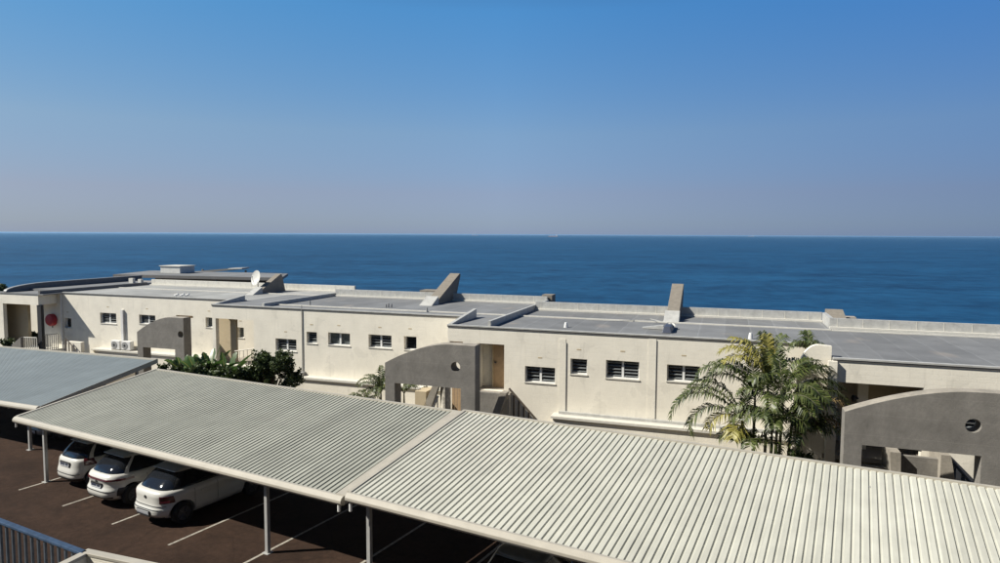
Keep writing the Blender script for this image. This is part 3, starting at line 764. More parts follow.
def fin(root, s0, s1, da, za, db, zb, dbot):
    """sloping concrete fin rising away from the camera"""
    poly = [(da-.35, 4.5), (da, za), (db, zb), (db-.05, zb-.35), (dbot, 4.5)]
    poly = [(da-.1, 4.5), (db, zb), (db+.12, zb-.10), (dbot, 4.5)]
    MB().prismx(poly, s0, s1).build('roof_fin', M['fin'], root, bevel=.02)
    MB().hexa([(s0-.06,da-.42,4.55),(s1+.06,da-.42,4.55),(s1+.06,da+.55,4.55),(s0-.06,da+.55,4.55)],
              [(s0-.04,da-.20,4.66),(s1+.04,da-.20,4.66),(s1+.04,da+.55,5.0),(s0-.04,da+.55,5.0)]).build('fin_base_flashing', M['flash'], root)

ZT = 4.55
GR = 'staggered blocks of the apartment terrace'
# ---- block R (centre right)
dR = 26.4; sR0, sR1 = -11.31, 3.35
bR = thing('terrace_block', 'cream block with four louvred windows, behind the big palm, right of centre', 'apartment block', (-4, dR, 0), 'B', GR)
holes = [window(bR, 525,367,555,383, dR), window(bR, 570.5,359,587,374.5, dR, 1), window(bR, 606,361,639,379, dR), window(bR, 667,365.5,700,382, dR)]
door = rectpx(477,344,504,391, dR); door = (door[0], door[1], 1.86, 3.86)
dslot = rectpx(449.5,341.5,463,345, dR)
MB().wall(sR0, sR1, -.5, ZT-.052, dR, .25, holes+[door, dslot]).build('wall', M['cream'], bR)
roof_and_parapet(bR, sR0, sR1, dR, 30.7, 33.55, r0=-9.38, r1=4.25)
walls_back(bR, sR0, sR1, dR, 33.55, ZT, M['cream'])
MB().box(dslot[0], dslot[1], dR+.15, dR+.2, dslot[2]-.02, dslot[3]+.02).build('slot_lintel', M['wood'], bR)
# porch recess behind the doorway
s0, s1 = door[0], door[1]
MB().box(s0-.2, s1+.25, dR+.26, dR+1.6, 1.72, 1.855).build('porch_floor', M['concretelight'], bR)
MB().box(s0-.2, s0-.01, dR+.26, dR+.9, 1.86, 4.3).box(s0+.0, s1+.25, dR+.8, dR+.9, 1.86, 4.3).box(s1+.02, s1+.25, dR+.26, dR+.79, 1.86, 4.3).build('porch_wall', M['cream'], bR)
dr_ = MB().box(s0+.50, s1-.0, dR+.70, dR+.76, 1.86, 3.80).build('door', M['wood'], bR)
MB().box(s0+.44, s0+.498, dR+.68, dR+.76, 1.86, 3.80).box(s0+.44, s1-.0, dR+.68, dR+.76, 3.802, 3.86).build('door_frame', M['creamdark'], dr_)
MB().tube([(s0+.55, dR+.67, 2.95), (s0+.65, dR+.67, 2.95)], .03, 6).build('handle', M['rim'], dr_)
# plinth with ledge
p0 = pb(555,413,dR)[0]
MB().box(p0+.02, sR1-.05, dR-.46, dR-.002, -.5, 1.06).build('plinth', M['cream'], bR)
MB().box(p0-.05, sR1-.03, dR-.56, dR-.002, 1.062, 1.16).build('ledge', M['trim'], bR)
MB().box(p0+.18, sR1-.03, dR-.14, dR-.003, 1.162, 1.27).build('ledge_upstand', M['flash'], bR)
# stained control joint, downpipes
sj = pb(566,380,dR)[0]
MB().box(sj-.30, sj-.02, dR-.012, dR-.001, 1.17, 4.25).build('pilaster', M['cream'], bR)
MB().tube([(sj+.0, dR-.014, 1.28), (sj+.0, dR-.014, 4.1)], .016, 8).build('downpipe', M['greypipe'], bR)
sj = pb(655.5,380,dR)[0]
MB().box(sj-.30, sj, dR-.010, dR-.001, 1.28, 4.46).build('pilaster', M['cream'], bR)
MB().tube([(sj+.01, dR-.012, 1.28), (sj+.01, dR-.012, 4.4)], .015, 8).build('downpipe', M['greypipe'], bR)
fin(bR, -2.57, -1.99, 31.2, 4.7, 35.05, 6.03, 34.4)
# gable upstands and steps between roof levels
MB().prismx([(dR+.12,ZT),(dR+.12,ZT+.08),(29.5,ZT+.42),(29.5,ZT)], sR0+.003, sR0+.16).build('roof_upstand', M['flash'], bR)
MB().box(-9.52, -9.39, dR+.13, 36.3, ZT-.2, ZT+.27).build('roof_step', M['flash'], bR)
for (px, py, h_) in ((566,327.5,.22),(750.5,339,.24)):
    q = bz(px, py, ZT)
    MB().tube([(q[0],q[1],ZT),(q[0],q[1],ZT+h_*.6),(q[0],q[1],ZT+h_)], [.09,.075,.05], 10).build('vent_pipe', M['pipe'], bR)

# ---- block M (centre left)
dM = 29.5; sM0, sM1 = -26.12, -11.32
bM = thing('terrace_block', 'cream block with an open porch at its left and banana plants in front', 'apartment block', (-18.6, dM, 0), 'B', GR)
holes = [window(bM, 275.5,339,296.5,351, dM), window(bM, 306.5,332,317,343.5, dM, 1), window(bM, 328,333,350,345.5, dM, 2, 'glass'),
         window(bM, 368.5,335,391.5,348, dM, 2), window(bM, 404,336.5,416.5,350, dM, 1, 'glass')]
om = rectpx(215.5,319.5,254.5,365, dM); om = (om[0], om[1], 1.3, 3.82)
MB().wall(sM0-.6, sM1, -.5, ZT-.052, dM, .25, holes+[om]).build('wall', M['cream'], bM)
roof_and_parapet(bM, sM0-.6, sM1, dM, 30.75, 36.5, r0=-23.36, r1=-9.53)
walls_back(bM, sM0+1, sM1, dM+3, 36.5, ZT, M['cream'])
MB().box(om[0]-.2, om[1]+1, dM+.26, 31.95, 1.12, 1.25).build('porch_floor', M['concretelight'], bM)
pm = pb(236.5,340,dM+1.0)[0]
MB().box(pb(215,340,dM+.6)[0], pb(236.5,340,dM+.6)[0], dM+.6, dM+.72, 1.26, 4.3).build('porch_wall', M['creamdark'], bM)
# railing across the porch
rl = thing('porch_railing', 'thin cream railing inside the open porch, above the banana leaves', 'railing', (om[1]-.6, dM+.35, 1.25), 'B')
b = MB()
for k in range(6):
    x = om[0]+1.22+k*.26
    b.tube([(x, dM+.4, 1.25),(x, dM+.4, 2.05+.04*k)], .018, 6)
b.build('baluster', M['rail'], rl)
MB().tube([(om[0]+.9, dM+.4, 1.98),(om[1]-.01, dM+.4, 2.26)], .03, 6).build('handrail', M['rail'], rl)
p0 = pb(301,375,dM)[0]
MB().box(p0, sM1-.05, dM-.40, dM-.002, -.5, .96).build('plinth', M['cream'], bM)
MB().box(p0-.04, sM1-.03, dM-.5, dM-.002, .962, 1.07).build('ledge', M['trim'], bM)
sj = pb(302.5,340,dM)[0]
MB().tube([(sj, dM-.03, 1.0),(sj, dM-.03, 4.55),(sj, dM-.03, 4.75)], .022, 8).box(sj-.14, sj+.16, dM-.3, dM-.01, 1.08, 1.26).build('downpipe', M['greypipe'], bM)
MB().box(sM0-.64, -23.52, 30.755, 36.29, ZT-.22, ZT-.001).build('roof', M['roof'], bM)
# fin at left party wall of M's right part
q = bz(422,300,4.6); q2 = bz(430,303,4.6)
fin(bM, -15.95, -15.3, 33.75, 4.7, 37.6, 6.12, 36.9)
MB().box(-23.51, -23.37, dM+.13, 38.9, ZT-.2, ZT+.2).build('roof_step', M['flash'], bM)
MB().prismx([(dM+.12,ZT),(dM+.12,ZT+.06),(32,ZT+.32),(32,ZT)], sM0-.58, sM0-.44).build('roof_upstand', M['flash'], bM)
for (px, py, h_) in ((427,312,.22),(310,306,.3),(386,307.5,.18),(388.5,307.5,.22),(391.5,307.5,.2)):
    q = bz(px, py, ZT)
    MB().tube([(q[0],q[1],ZT),(q[0],q[1],ZT+h_)], .045, 8).build('vent_pipe', M['greypipe'], bM)
# back part of M roof behind fin, raised stub at left end of the parapet
MB().box(-9.9, -9.3, 36.7, 37.5, 4.2, 5.06).build('rear_stub_wall', M['fin'], bM)
MB().box(-17.6, -16.6, 36.75, 37.7, 4.2, 5.08).build('rear_stub_wall', M['fin'], bM)

# ---- block L (left)
dL = 32.0; sL0, sL1 = -41.0, -25.95
bL = thing('terrace_block', 'cream block crossed by a slanting shadow, with two air conditioners low on its wall', 'apartment block', (-33, dL, 0), 'B', GR)
holes = [window(bL, 64.5,318,71.5,328, dL, 1, 'glass'), window(bL, 100,313,116.5,323.5, dL, 2, 'louvre'), window(bL, 139,315,155.5,324, dL, 2, 'louvre'),
         window(bL, 205.5,317.5,213,327.5, dL, 1, 'pale'), window(bL, 237.5,327.5,244,338, dL, 1, 'pale')]
slot = rectpx(176,315.5,193,318, dL)
MB().wall(sL0, sL1+3.2, -.5, ZT-.052, dL, .25, holes+[slot]).build('wall', M['cream'], bL)
MB().box(slot[0], slot[1], dL+.12, dL+.18, slot[2]-.02, slot[3]+.02).build('slot_lintel', M['wood'], bL)
roof_and_parapet(bL, sL0, sL1-.6, dL, 36.3, 39.1, rm=M['roofpale'], r1=-23.52, pm=M['trim'])
walls_back(bL, sL0, sL1, dL, 39.1, ZT, M['cream'])
p0 = pb(100,350,dL)[0]; p1 = pb(137,352,dL)[0]
zl = pb(118,350,dL-.3)[2]
MB().box(p0, p1+8, dL-.5, dL-.002, -.5, zl-.08).build('plinth', M['cream'], bL)
MB().box(p0-.05, p1+8, dL-.6, dL-.002, zl-.078, zl+.02).build('ledge', M['trim'], bL)
sj = pb(61.5,320,dL-.08)[0]
MB().tube([(sj, dL-.06, .6),(sj, dL-.06, 4.5)], .045, 8).build('downpipe', M['pipe'], bL)
sj = pb(123.5,325,dL)[0]
MB().box(sj-.09, sj+.09, dL-.12, dL-.001, zl+.02, 3.65).build('downpipe', M['pipe'], bL)
MB().box(sj-.22, sj+.22, dL-.35, dL-.13, zl+.02, zl+.2).build('pipe_box', M['pipe'], bL)
fin(bL, -29.05, -28.62, 35.55, 4.7, 38.1, 5.75, 38.6)
MB().box(-41.50, -41.34, 30.7, 39.05, 4.562, 4.76).build('roof_upstand', M['trimshade'], bL)  # shaded side of the upstand put into its dark colour
for px in (176, 182, 187):
    q = bz(px, 296.5, ZT)
    MB().tube([(q[0]-.12,q[1],ZT+.06),(q[0]+.12,q[1]+.05,ZT+.14)], .06, 8).tube([(q[0],q[1],ZT),(q[0],q[1],ZT+.14)], .04, 8).build('vent_pipe', M['pipe'], bL)
q = bz(150,284,ZT)
MB().box(q[0]-.8, q[0]-.4, 38.7, 38.93, ZT, ZT+.5).build('roof_kerb', M['trim'], bL)
MB().box(q[0]+.1, q[0]+.4, 38.7, 38.93, ZT, ZT+.45).build('roof_kerb', M['trim'], bL)

# ---- block K (far left porch block)
dK = 30.7
bK = thing('terrace_block', 'cream porch block at the left edge with a white railing and a curved roof wall', 'apartment block', (-43.5, dK, 0), 'B', GR)
kx = -41.52
MB().wall(-52, kx, 3.84, 4.498, dK, .25, []).build('fascia', M['cream'], bK)
MB().box(kx-.25, kx-.001, dK+.252, dL-.005, 3.84, 4.498).build('side_fascia', M['cream'], bK)
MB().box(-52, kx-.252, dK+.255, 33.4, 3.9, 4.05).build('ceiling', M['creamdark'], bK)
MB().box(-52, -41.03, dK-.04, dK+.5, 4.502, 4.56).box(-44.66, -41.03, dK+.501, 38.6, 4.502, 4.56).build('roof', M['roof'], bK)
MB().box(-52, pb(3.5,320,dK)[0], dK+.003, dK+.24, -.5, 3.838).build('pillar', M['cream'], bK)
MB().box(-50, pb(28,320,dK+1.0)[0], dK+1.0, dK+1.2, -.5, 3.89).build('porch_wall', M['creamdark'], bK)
c0 = pb(37.5,320,dK+.05)[0]
MB().box(c0, c0+.34, dK+.04, dK+.24, .3, 3.838).build('pillar', M['pillarblack'], bK)  # pillar in a near-black colour
MB().box(pb(43,320,dL)[0]-.5, sL0-.003, dL, dL+.25, -.5, 4.49).build('return_wall', M['cream'], bK)
zf = pb(50,347.5,dL-.2)[2]
MB().box(-47, kx+.4, dK-.1, dL-.01, zf-.22, zf).build('porch_floor', M['trim'], bK)
# curved topped wall along the far-left roof edge
sw = -44.47; pts = [(dK+.05,4.56)]
for i in range(9):
    a = i/8*math.pi/2; pts.append((dK+.05+3.2*(1-math.cos(a)), 4.60+.42*math.sin(a)))
pts += [(41.5,5.04),(41.5,4.56)]
MB().prismx(pts, sw-.18, sw).build('curved_roof_wall', M['trimshade'], bK)  # the wall's shaded face is put into its dark colour
MB().prismx([(p[0], p[1]+.05) for p in pts[1:-1]]+[(p[0], p[1]+.003) for p in reversed(pts[1:-1])], sw-.22, sw+.03).build('curved_wall_coping', M['greypipe'], bK)
MB().box(sw-.2, sL0-.003, 38.605, 41.4, 4.3, 4.56).build('rear_roof', M['roof'], bK)

q = pb(33,320,36.)
t = thing('garden_wall', 'pale wall glimpsed through the gap of the far left porch', 'wall', (q[0], 36., 0), 'B')
MB().box(q[0]-1.2, q[0]+1.0, 36., 36.2, -.5, 4.2).build('wall', M['cream'], t)
MB().box(sw+.001, -41.51, 32.3, 41.3, 4.561, 4.69).build('raised_roof_strip', M['roof'], bK)
# white balustrade of K porch
def balustrade(name, label, P, Q, zb, h, n_, m_, rr=.03, bw=.05, group=None, zb2=None, cat='railing', zq=None):
    t = thing(name, label, cat, (P[0], P[1], zb), 'B', group)
    zq = zb if zq is None else zq
    MB().tube([(P[0],P[1],zb+h),(Q[0],Q[1],zq+h)], rr, 6).build('handrail', m_, t)
    MB().tube([(P[0],P[1],zb+.08),(Q[0],Q[1],zq+.08)], rr*.8, 6).build('bottom_rail', m_, t)
    for k in range(n_+1):
        f = k/n_; x = P[0]+(Q[0]-P[0])*f; y = P[1]+(Q[1]-P[1])*f; z = zb+(zq-zb)*f
        MB().box(x-bw/2, x+bw/2, y-bw/2, y+bw/2, z+.0, z+h-.01).build('baluster', m_, t)
    return t
a = pb(43.5,345,dK+.15); c = pb(58,346,dL-.35)
balustrade('balustrade', 'white balustrade right of the dark pillar, below the red cover', (a[0], dK+.15), (c[0], dL-.35), zf, 1.0, 7, M['trim'])
a = pb(22,345,dK-.3); c = pb(37,345,dK-.1)
balustrade('balustrade', 'white balustrade left of the dark pillar of the porch', (a[0], dK-.3), (c[0], dK-.1), zf-.15, 1.0, 7, M['trim'])
t = thing('stair_wall', 'low dark sloping stair wall at the far left porch', 'stair wall', (pb(8,345,dK-.6)[0], dK-.6, 0), 'B')
a = pb(5,352,dK-.6); c = pb(22,337,dK-.6); e = pb(22,360,dK-.6)
MB().prism([(a[0],a[2]-.3),(a[0],a[2]),(c[0],c[2]),(c[0],a[2]-.3)], dK-.7, dK-.5).build('wall', M['concrete'], t)
# low wall lit by the sun and stair rail at (68-81)
a = pb(67,341.5,dL-1.4); c = pb(81,352,dL-1.4)
t = thing('low_wall', 'low cream wall lit by sun in front of the shaded block wall', 'wall', (a[0], dL-1.4, 0), 'B')
MB().box(a[0], c[0], dL-1.4, dL-1.15, -.2, a[2]).build('wall', M['cream'], t)
balustrade('stair_railing', 'short brown stair railing sloping down beside the low sunlit wall', (pb(66,345,dL-1.6)[0], dL-1.6), (pb(75,345,dL-1.6)[0], dL-1.6), 1.0, .9, 3, M['brownshaderail'], bw=.05, zq=.35)

# red hose reel cover
q = pb(50.5,320,dL-.18)
t = thing('hose_reel', 'round dark red fire hose reel cover on the shaded porch wall', 'hose reel', (q[0], dL, q[2]), 'B')
MB().tube([(q[0],dL-.01,q[2]),(q[0],dL-.22,q[2]),(q[0],dL-.30,q[2]),(q[0],dL-.33,q[2])], [.40,.40,.34,.2], 28).build('cover', M['red'], t, smooth=False)
MB().tube([(q[0]+.1,dL-.15,q[2]-.35),(q[0]+.12,dL-.15,q[2]-.52)], [.05,.03], 8).build('nozzle', M['trimshade'], t)

# air conditioners
for (px, lab, dd) in ((116.5, 'outdoor air conditioner left of the white downpipe', 0), (127, 'outdoor air conditioner right of the white downpipe, in front of the ledge', 0)):
    q = pb(px, 344, dL-.35)
    w_ = .36
    t = thing('air_conditioner', lab, 'air conditioner', (q[0], dL-.35, zl+.02), 'B', 'air conditioners on the ledge')
    z0 = zl+.03
    MB().box(q[0]-w_, q[0]+w_, dL-.45, dL-.16, z0+.04, z0+.58).build('casing', M['pipe'], t, bevel=.02)
    MB().tube([(q[0]-.08, dL-.451, z0+.31),(q[0]-.08, dL-.47, z0+.31)], .22, 24).build('fan_grille', M['greypipe'], t)
    MB().tube([(q[0]-.08, dL-.471, z0+.31),(q[0]-.08, dL-.48, z0+.31)], .07, 16).build('fan_hub', M['black'], t)
    MB().box(q[0]-w_+.05, q[0]-w_+.1, dL-.45, dL-.16, z0-.01, z0+.038).box(q[0]+w_-.1, q[0]+w_-.05, dL-.45, dL-.16, z0-.01, z0+.038).build('foot', M['trimshade'], t)

# ---- block S (right)
dS = 23.5; sS0, sS1 = 3.36, 18.
bS = thing('terrace_block', 'cream block at the right edge with a deep open porch behind the largest concrete arch', 'apartment block', (8, dS, 0), 'B', GR)
os_ = rectpx(838,383.5,924,386, dS); os_ = (os_[0], os_[1], -.4, 3.82)
MB().wall(sS0+.0, sS1, -.5, ZT-.052, dS, .25, [os_, window(bS, 958,412,992,441, dS, 1)]).build('wall', M['cream'], bS)
MB().prism([(os_[1]-.25,2.0),(os_[1]-.003,2.0),(os_[1]-.003,3.2),(os_[1]-.25,3.2)], dS+.01, dS+.24)
roof_and_parapet(bS, sS0, sS1, dS, 30.6, 31.35, r0=4.27)
MB().box(sS0, sS1, 31.1, 31.34, -3, 4.3).box(sS1-.25, sS1, dS+.26, 31.09, -.5, 4.3).build('back_wall', M['cream'], bS)
# rounded wing walls stepping down from the corner towards block R
for (pa, pt, dd_, zb_) in (((797,374),(819,345),dS+.30,-.5), ((794,402),(812,379.5),dS-.35,-.5)):
    A_ = pb(*pa, dd_); T_ = pb(*pt, dd_)
    e1 = sS0-.02 if dd_ > dS else pb(824,400,dd_)[0]
    pts = [(A_[0], zb_), (A_[0]-.0, A_[2]-.6)]
    for i in range(13):
        a = i/12*math.pi/2; pts.append((T_[0]-(T_[0]-A_[0])*math.cos(a), A_[2]-.1+(T_[2]-A_[2]+.1)*math.sin(a)))
    if dd_ > dS: pts += [(e1, T_[2]-.03), (e1, zb_)]
    else:
        for i in range(1, 9):
            a = i/8*math.pi/2; pts.append((T_[0]+(e1-T_[0])*math.sin(a), T_[2]-.75*(1-math.cos(a))))
        pts.append((e1, zb_))
    MB().prism(pts, dd_, dd_+.22).build('wing_wall', M['cream'], bS)
MB().box(sS0-.16, sS0+.10, dS-.14, dS-.003, -.5, 4.5).build('pilaster', M['cream'], bS)
# porch recess
MB().box(os_[0]-.1, os_[1]+1.2, dS+2.0, dS+2.15, -.5, 4.3).build('porch_wall', M['cream'], bS)
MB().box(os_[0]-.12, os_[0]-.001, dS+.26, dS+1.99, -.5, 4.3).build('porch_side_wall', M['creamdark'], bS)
b = MB()
x0 = pb(868,400,dS+1.9)[0]
for k in range(9): b.hexa([(x0,dS+1.93,2.05+k*.2),(os_[1]+1.1,dS+1.93,2.05+k*.2),(os_[1]+1.1,dS+1.995,2.05+k*.2),(x0,dS+1.995,2.05+k*.2)],
                          [(x0,dS+1.97,2.24+k*.2),(os_[1]+1.1,dS+1.97,2.24+k*.2),(os_[1]+1.1,dS+1.995,2.24+k*.2),(x0,dS+1.995,2.24+k*.2)])
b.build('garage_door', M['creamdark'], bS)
q = pb(858,400,dS+1.2)
MB().box(q[0]-.02, q[0]+.30, dS+1.2, dS+1.99, -.4, 4.3).build('column', M['cream'], bS)
MB().box(pb(824,450,22.9)[0], os_[1]+1.2, dS+.26, dS+1.99, 1.2, 1.35).build('porch_floor', M['concretelight'], bS)
t = thing('wall_lamp', 'small black lamp on the column inside the right porch', 'lamp', (q[0]-.1, dS+1.15, q[2]), 'B')
qq = pb(853.5,398,dS+1.15)
MB().tube([(qq[0],dS+1.1,qq[2]-.12),(qq[0],dS+1.1,qq[2]),(qq[0],dS+1.1,qq[2]+.1)], [.05,.09,.06], 10).box(qq[0]-.01, q[0], dS+1.08, dS+1.25, qq[2]-.02, qq[2]+.02).build('lamp_body', M['black'], t)
# brown fin and small slab beyond
MB().prismx([(31.8,4.5),(33.9,5.12),(34.2,5.1),(34.4,4.4)], 4.45, 5.15).build('roof_fin', M['fin'], bS)
MB().box(4.26, 4.42, 31.515, 33.5, 4.3, 5.0).build('parapet_return', M['flash'], bS)
q = pb(846,318.5,34.5)
MB().box(q[0]-.35, q[0]+.40, 34.3, 34.9, q[2]-.03, q[2]+.08).box(q[0]-.25, q[0]+.25, 34.4, 34.8, 4.0, q[2]-.032).build('chimney_cap', M['brownroof'], bS)

# ------------------------------------------------------------------ concrete arches (entrance portals)
def arch(label, s0, d, w_, zl_, zt_, zb_, hole_s, hole_z, th, legw=.42, rlegw=.62, hr=.18, rail=True):
    t = thing('entrance_arch', label, 'concrete arch', (s0, d, 0), 'B', 'grey concrete entrance arches')
    # outline: left leg, curved top, right leg, with a round hole: built as strips around the hole
    s1 = s0+w_
    def top(x):
        f = (x-s0)/w_
        if f > .72: return zt_
        g = f/.72
        return zl_+(zt_-zl_)*math.sin(g*math.pi/2)**1.0*(1) if False else zl_+(zt_-zl_)*(1-(1-g)**1.7)
    b = MB()
    n_ = 40; xs = [s0+w_*i/n_ for i in range(n_+1)]
    hx0, hx1 = hole_s-hr*1.15, hole_s+hr*1.15
    if hx0-.03 < s1-rlegw < hx1+.03: rlegw = s1-hx1
    xs = sorted(set([x for x in xs if x < hx0-.02 or x > hx1+.02]+[hx0, hx1, s0+legw, s1-rlegw]))
    for (y, flip) in ((d, 0), (d+th, 1)):
        for a, c in zip(xs, xs[1:]):
            lo = -.3 if (a < s0+legw-1e-4 or c > s1-rlegw+1e-4) else zb_
            if abs(a-hx0) < 1e-6:
                hz0, hz1 = hole_z-hr*1.15, hole_z+hr*1.15
                # square ring with the round hole
                b.quad((a,y,lo),(c,y,lo),(c,y,hz0),(a,y,hz0)); b.quad((a,y,hz1),(c,y,hz1),(c,y,top(c)),(a,y,top(a)))
                N_ = 32
                for k in range(N_):
                    a0, a1 = 2*math.pi*k/N_, 2*math.pi*(k+1)/N_
                    def sq(an):
                        cx, sx = math.cos(an), math.sin(an); m_ = max(abs(cx), abs(sx)); return (hole_s+hr*1.15*cx/m_, y, hole_z+hr*1.15*sx/m_)
                    def ci(an): return (hole_s+hr*math.cos(an), y, hole_z+hr*math.sin(an))
                    b.quad(sq(a0), sq(a1), ci(a1), ci(a0))
            else:
                b.quad((a,y,lo),(c,y,lo),(c,y,top(c)),(a,y,top(a)))
    # thickness faces
    D = d+th
    for a, c in zip(xs, xs[1:]):
        b.quad((a,d,top(a)),(c,d,top(c)),(c,D,top(c)),(a,D,top(a)))
        lo = -.3 if (a < s0+legw-1e-4 or c > s1-rlegw+1e-4) else zb_
        b.quad((a,d,lo),(a,D,lo),(c,D,lo),(c,d,lo))
    for x, z0, z1 in ((s0,-.3,top(s0)),(s0+legw,-.3,zb_),(s1-rlegw,-.3,zb_),(s1,-.3,top(s1))):
        b.quad((x,d,z0),(x,D,z0),(x,D,z1),(x,d,z1))
    for k in range(32):
        a0, a1 = 2*math.pi*k/32, 2*math.pi*(k+1)/32
        P = [(hole_s+hr*math.cos(an), yy, hole_z+hr*math.sin(an)) for an, yy in ((a0,d),(a1,d),(a1,D),(a0,D))]
        b.quad(*P)
    b.build('wall', M['concrete'], t)
    # sunlit top edge put into a lighter coping strip
    cp = MB()
    for a, c in zip(xs, xs[1:]):
        cp.hexa([(a,d+.03,top(a)+.002),(c,d+.03,top(c)+.002),(c,D-.03,top(c)+.002),(a,D-.03,top(a)+.002)],
                [(a,d+.05,top(a)+.012),(c,d+.05,top(c)+.012),(c,D-.05,top(c)+.012),(a,D-.05,top(a)+.012)])
    cp.build('coping', M['concretelight'], t)
    if rail:
        MB().tube([(hole_s-hr*.8,D-.08,hole_z-.02),(hole_s+hr*.8,D-.08,hole_z-.02)], .016, 6).build('hole_bar', M['pipe'], t)
    return t
q = pb(973.5,426,20.6)
arch('largest grey concrete arch, with a barred round hole, at the right edge', 3.29, 20.6, 4.3, 3.56, 4.37, 2.66, q[0], q[2], .50, .46, 1.0, .19)
q = pb(455.5,367,23.2)
arch('grey concrete arch with a round hole in the centre, left of the doorway', -12.63, 23.2, 3.80, 3.42, 4.30, 2.64, q[0], q[2], .55, .42, .62, .19, False)
q = pb(180.5,334.5,29.0)
arch('smallest grey concrete arch, far left behind the banana plants', -31.58, 29.0, 3.32, 2.86, 3.80, 2.02, q[0], q[2], .55, .40, .62, .19, False)

# ------------------------------------------------------------------ stairs
# centre doorway: landing wall, stringer, railing
dd = 25.2
t = thing('stair', 'grey concrete landing and flight below the centre doorway', 'stair', (pb(490,400,dd)[0], dd, 0), 'B')
a = pb(478,392,dd); c = pb(501,393,dd)
MB().box(a[0]-.3, c[0]+.02, dd, dd+.15, -.3, a[2]).build('landing_wall', M['concrete'], t)
MB().box(a[0]-.3, c[0]+.05, dd+.152, dR-.003, 1.7, 1.85).build('landing', M['concretelight'], t)
s_t = pb(504,393,dd-.4); s_b = pb(491,415,dd-.4)
MB().hexa([(s_b[0]-.2,dd-.4,s_b[2]-.6),(s_b[0]+.15,dd-.4,s_b[2]-.6),(s_b[0]+.15,dd-.02,s_b[2]-.6),(s_b[0]-.2,dd-.02,s_b[2]-.6)],
          [(s_t[0]-.16,dd-.4,s_t[2]),(s_t[0]+.10,dd-.4,s_t[2]),(s_t[0]+.10,dd-.02,s_t[2]),(s_t[0]-.16,dd-.02,s_t[2])]).build('stringer', M['concretelight'], t)
b = MB()
for k in range(9):
    x = pb(508,400,dd+.4)[0]+k*.27; z = .72-k*.17
    b.box(x, x+.27, dd+.2, dR-.01, z-.5, z)
b.build('step', M['concretelight'], t)
P = pb(509,388.5,dd+.1); Q = pb(540,424,dd+.1)
t = thing('stair_railing', 'shaded stair railing sloping down to the right below the centre doorway', 'railing', (P[0], dd+.1, 1.8), 'B')
MB().tube([(P[0],dd+.1,P[2]),(Q[0],dd+.1,Q[2])], .045, 6).build('handrail', M['brownshaderail'], t)
for k in range(8):
    f = k/6.2; x = P[0]+(Q[0]-P[0])*f; z = P[2]+(Q[2]-P[2])*f
    MB().box(x-.035, x+.035, dd+.07, dd+.13, z-1.05, z-.02).build('baluster', M['rail'] if k == 0 else M['brownshaderail'], t)  # lit baluster cream, the rest browned as in shade: light put into colour
# below centre arch
d2 = 24.9
a = pb(415,391,d2); c = pb(426,391,d2)
t = thing('low_wall', 'short tan wall seen through the centre arch', 'wall', (a[0], d2, 0), 'B')
MB().box(a[0], c[0], d2, d2+.9, -.2, a[2]).build('wall', M['creamdark'], t)
a = pb(436,386,d2); c = pb(425,409,d2)
t = thing('stair_wall', 'slanting concrete stair wall seen through the centre arch', 'stair wall', (a[0], d2, 0), 'B')
MB().hexa([(c[0]-.25,d2,c[2]-.3),(c[0]+.12,d2,c[2]-.3),(c[0]+.12,d2+.2,c[2]-.3),(c[0]-.25,d2+.2,c[2]-.3)],
          [(a[0]-.12,d2,a[2]+.1),(a[0]+.16,d2,a[2]+.1),(a[0]+.16,d2+.2,a[2]+.1),(a[0]-.12,d2+.2,a[2]+.1)]).build('wall', M['concretelight'], t)
a = pb(438,396,d2-.4); c = pb(431.5,412,d2-.4)
t = thing('handrail', 'white slanting pipe handrail under the centre arch', 'handrail', (c[0], d2-.4, 0), 'B')
MB().tube([(c[0],d2-.4,c[2]),(a[0],d2-.4,a[2])], .05, 8).build('rail', M['pipe'], t)
MB().tube([(a[0]-.02,d2-.4,a[2]-.03),(a[0]-.02,d2-.4,0)], .03, 8).build('rail_post', M['pipe'], t)
a = pb(445.5,395,d2+.3)
t = thing('column', 'round off white column with peeling paint under the centre arch', 'column', (a[0], d2+.3, 0), 'B')
MB().tube([(a[0],d2+.3,-.2),(a[0],d2+.3,1.0),(a[0],d2+.3,3.0)], .22, 20).build('shaft', M['mottle'], t)
MB().box(a[0]-.27, a[0]+.27, d2+.03, d2+.57, 3.0, 3.12).build('cap', M['mottle'], t)
a = pb(452,395,d2+1.2)
t = thing('gate', 'dark brown timber gate beside the peeling column', 'gate', (a[0], d2+1.2, 0), 'B')
b = MB()
for k in range(5): b.box(a[0]+k*.13, a[0]+.11+k*.13, d2+1.2, d2+1.24, 0, 2.6)
b.build('boards', M['wood'], t); MB().box(a[0]-.02, a[0]+.66, d2+1.242, d2+1.28, .4, .5).box(a[0]-.02, a[0]+.66, d2+1.242, d2+1.28, 2.1, 2.2).build('rails', M['brownshaderail'], t)
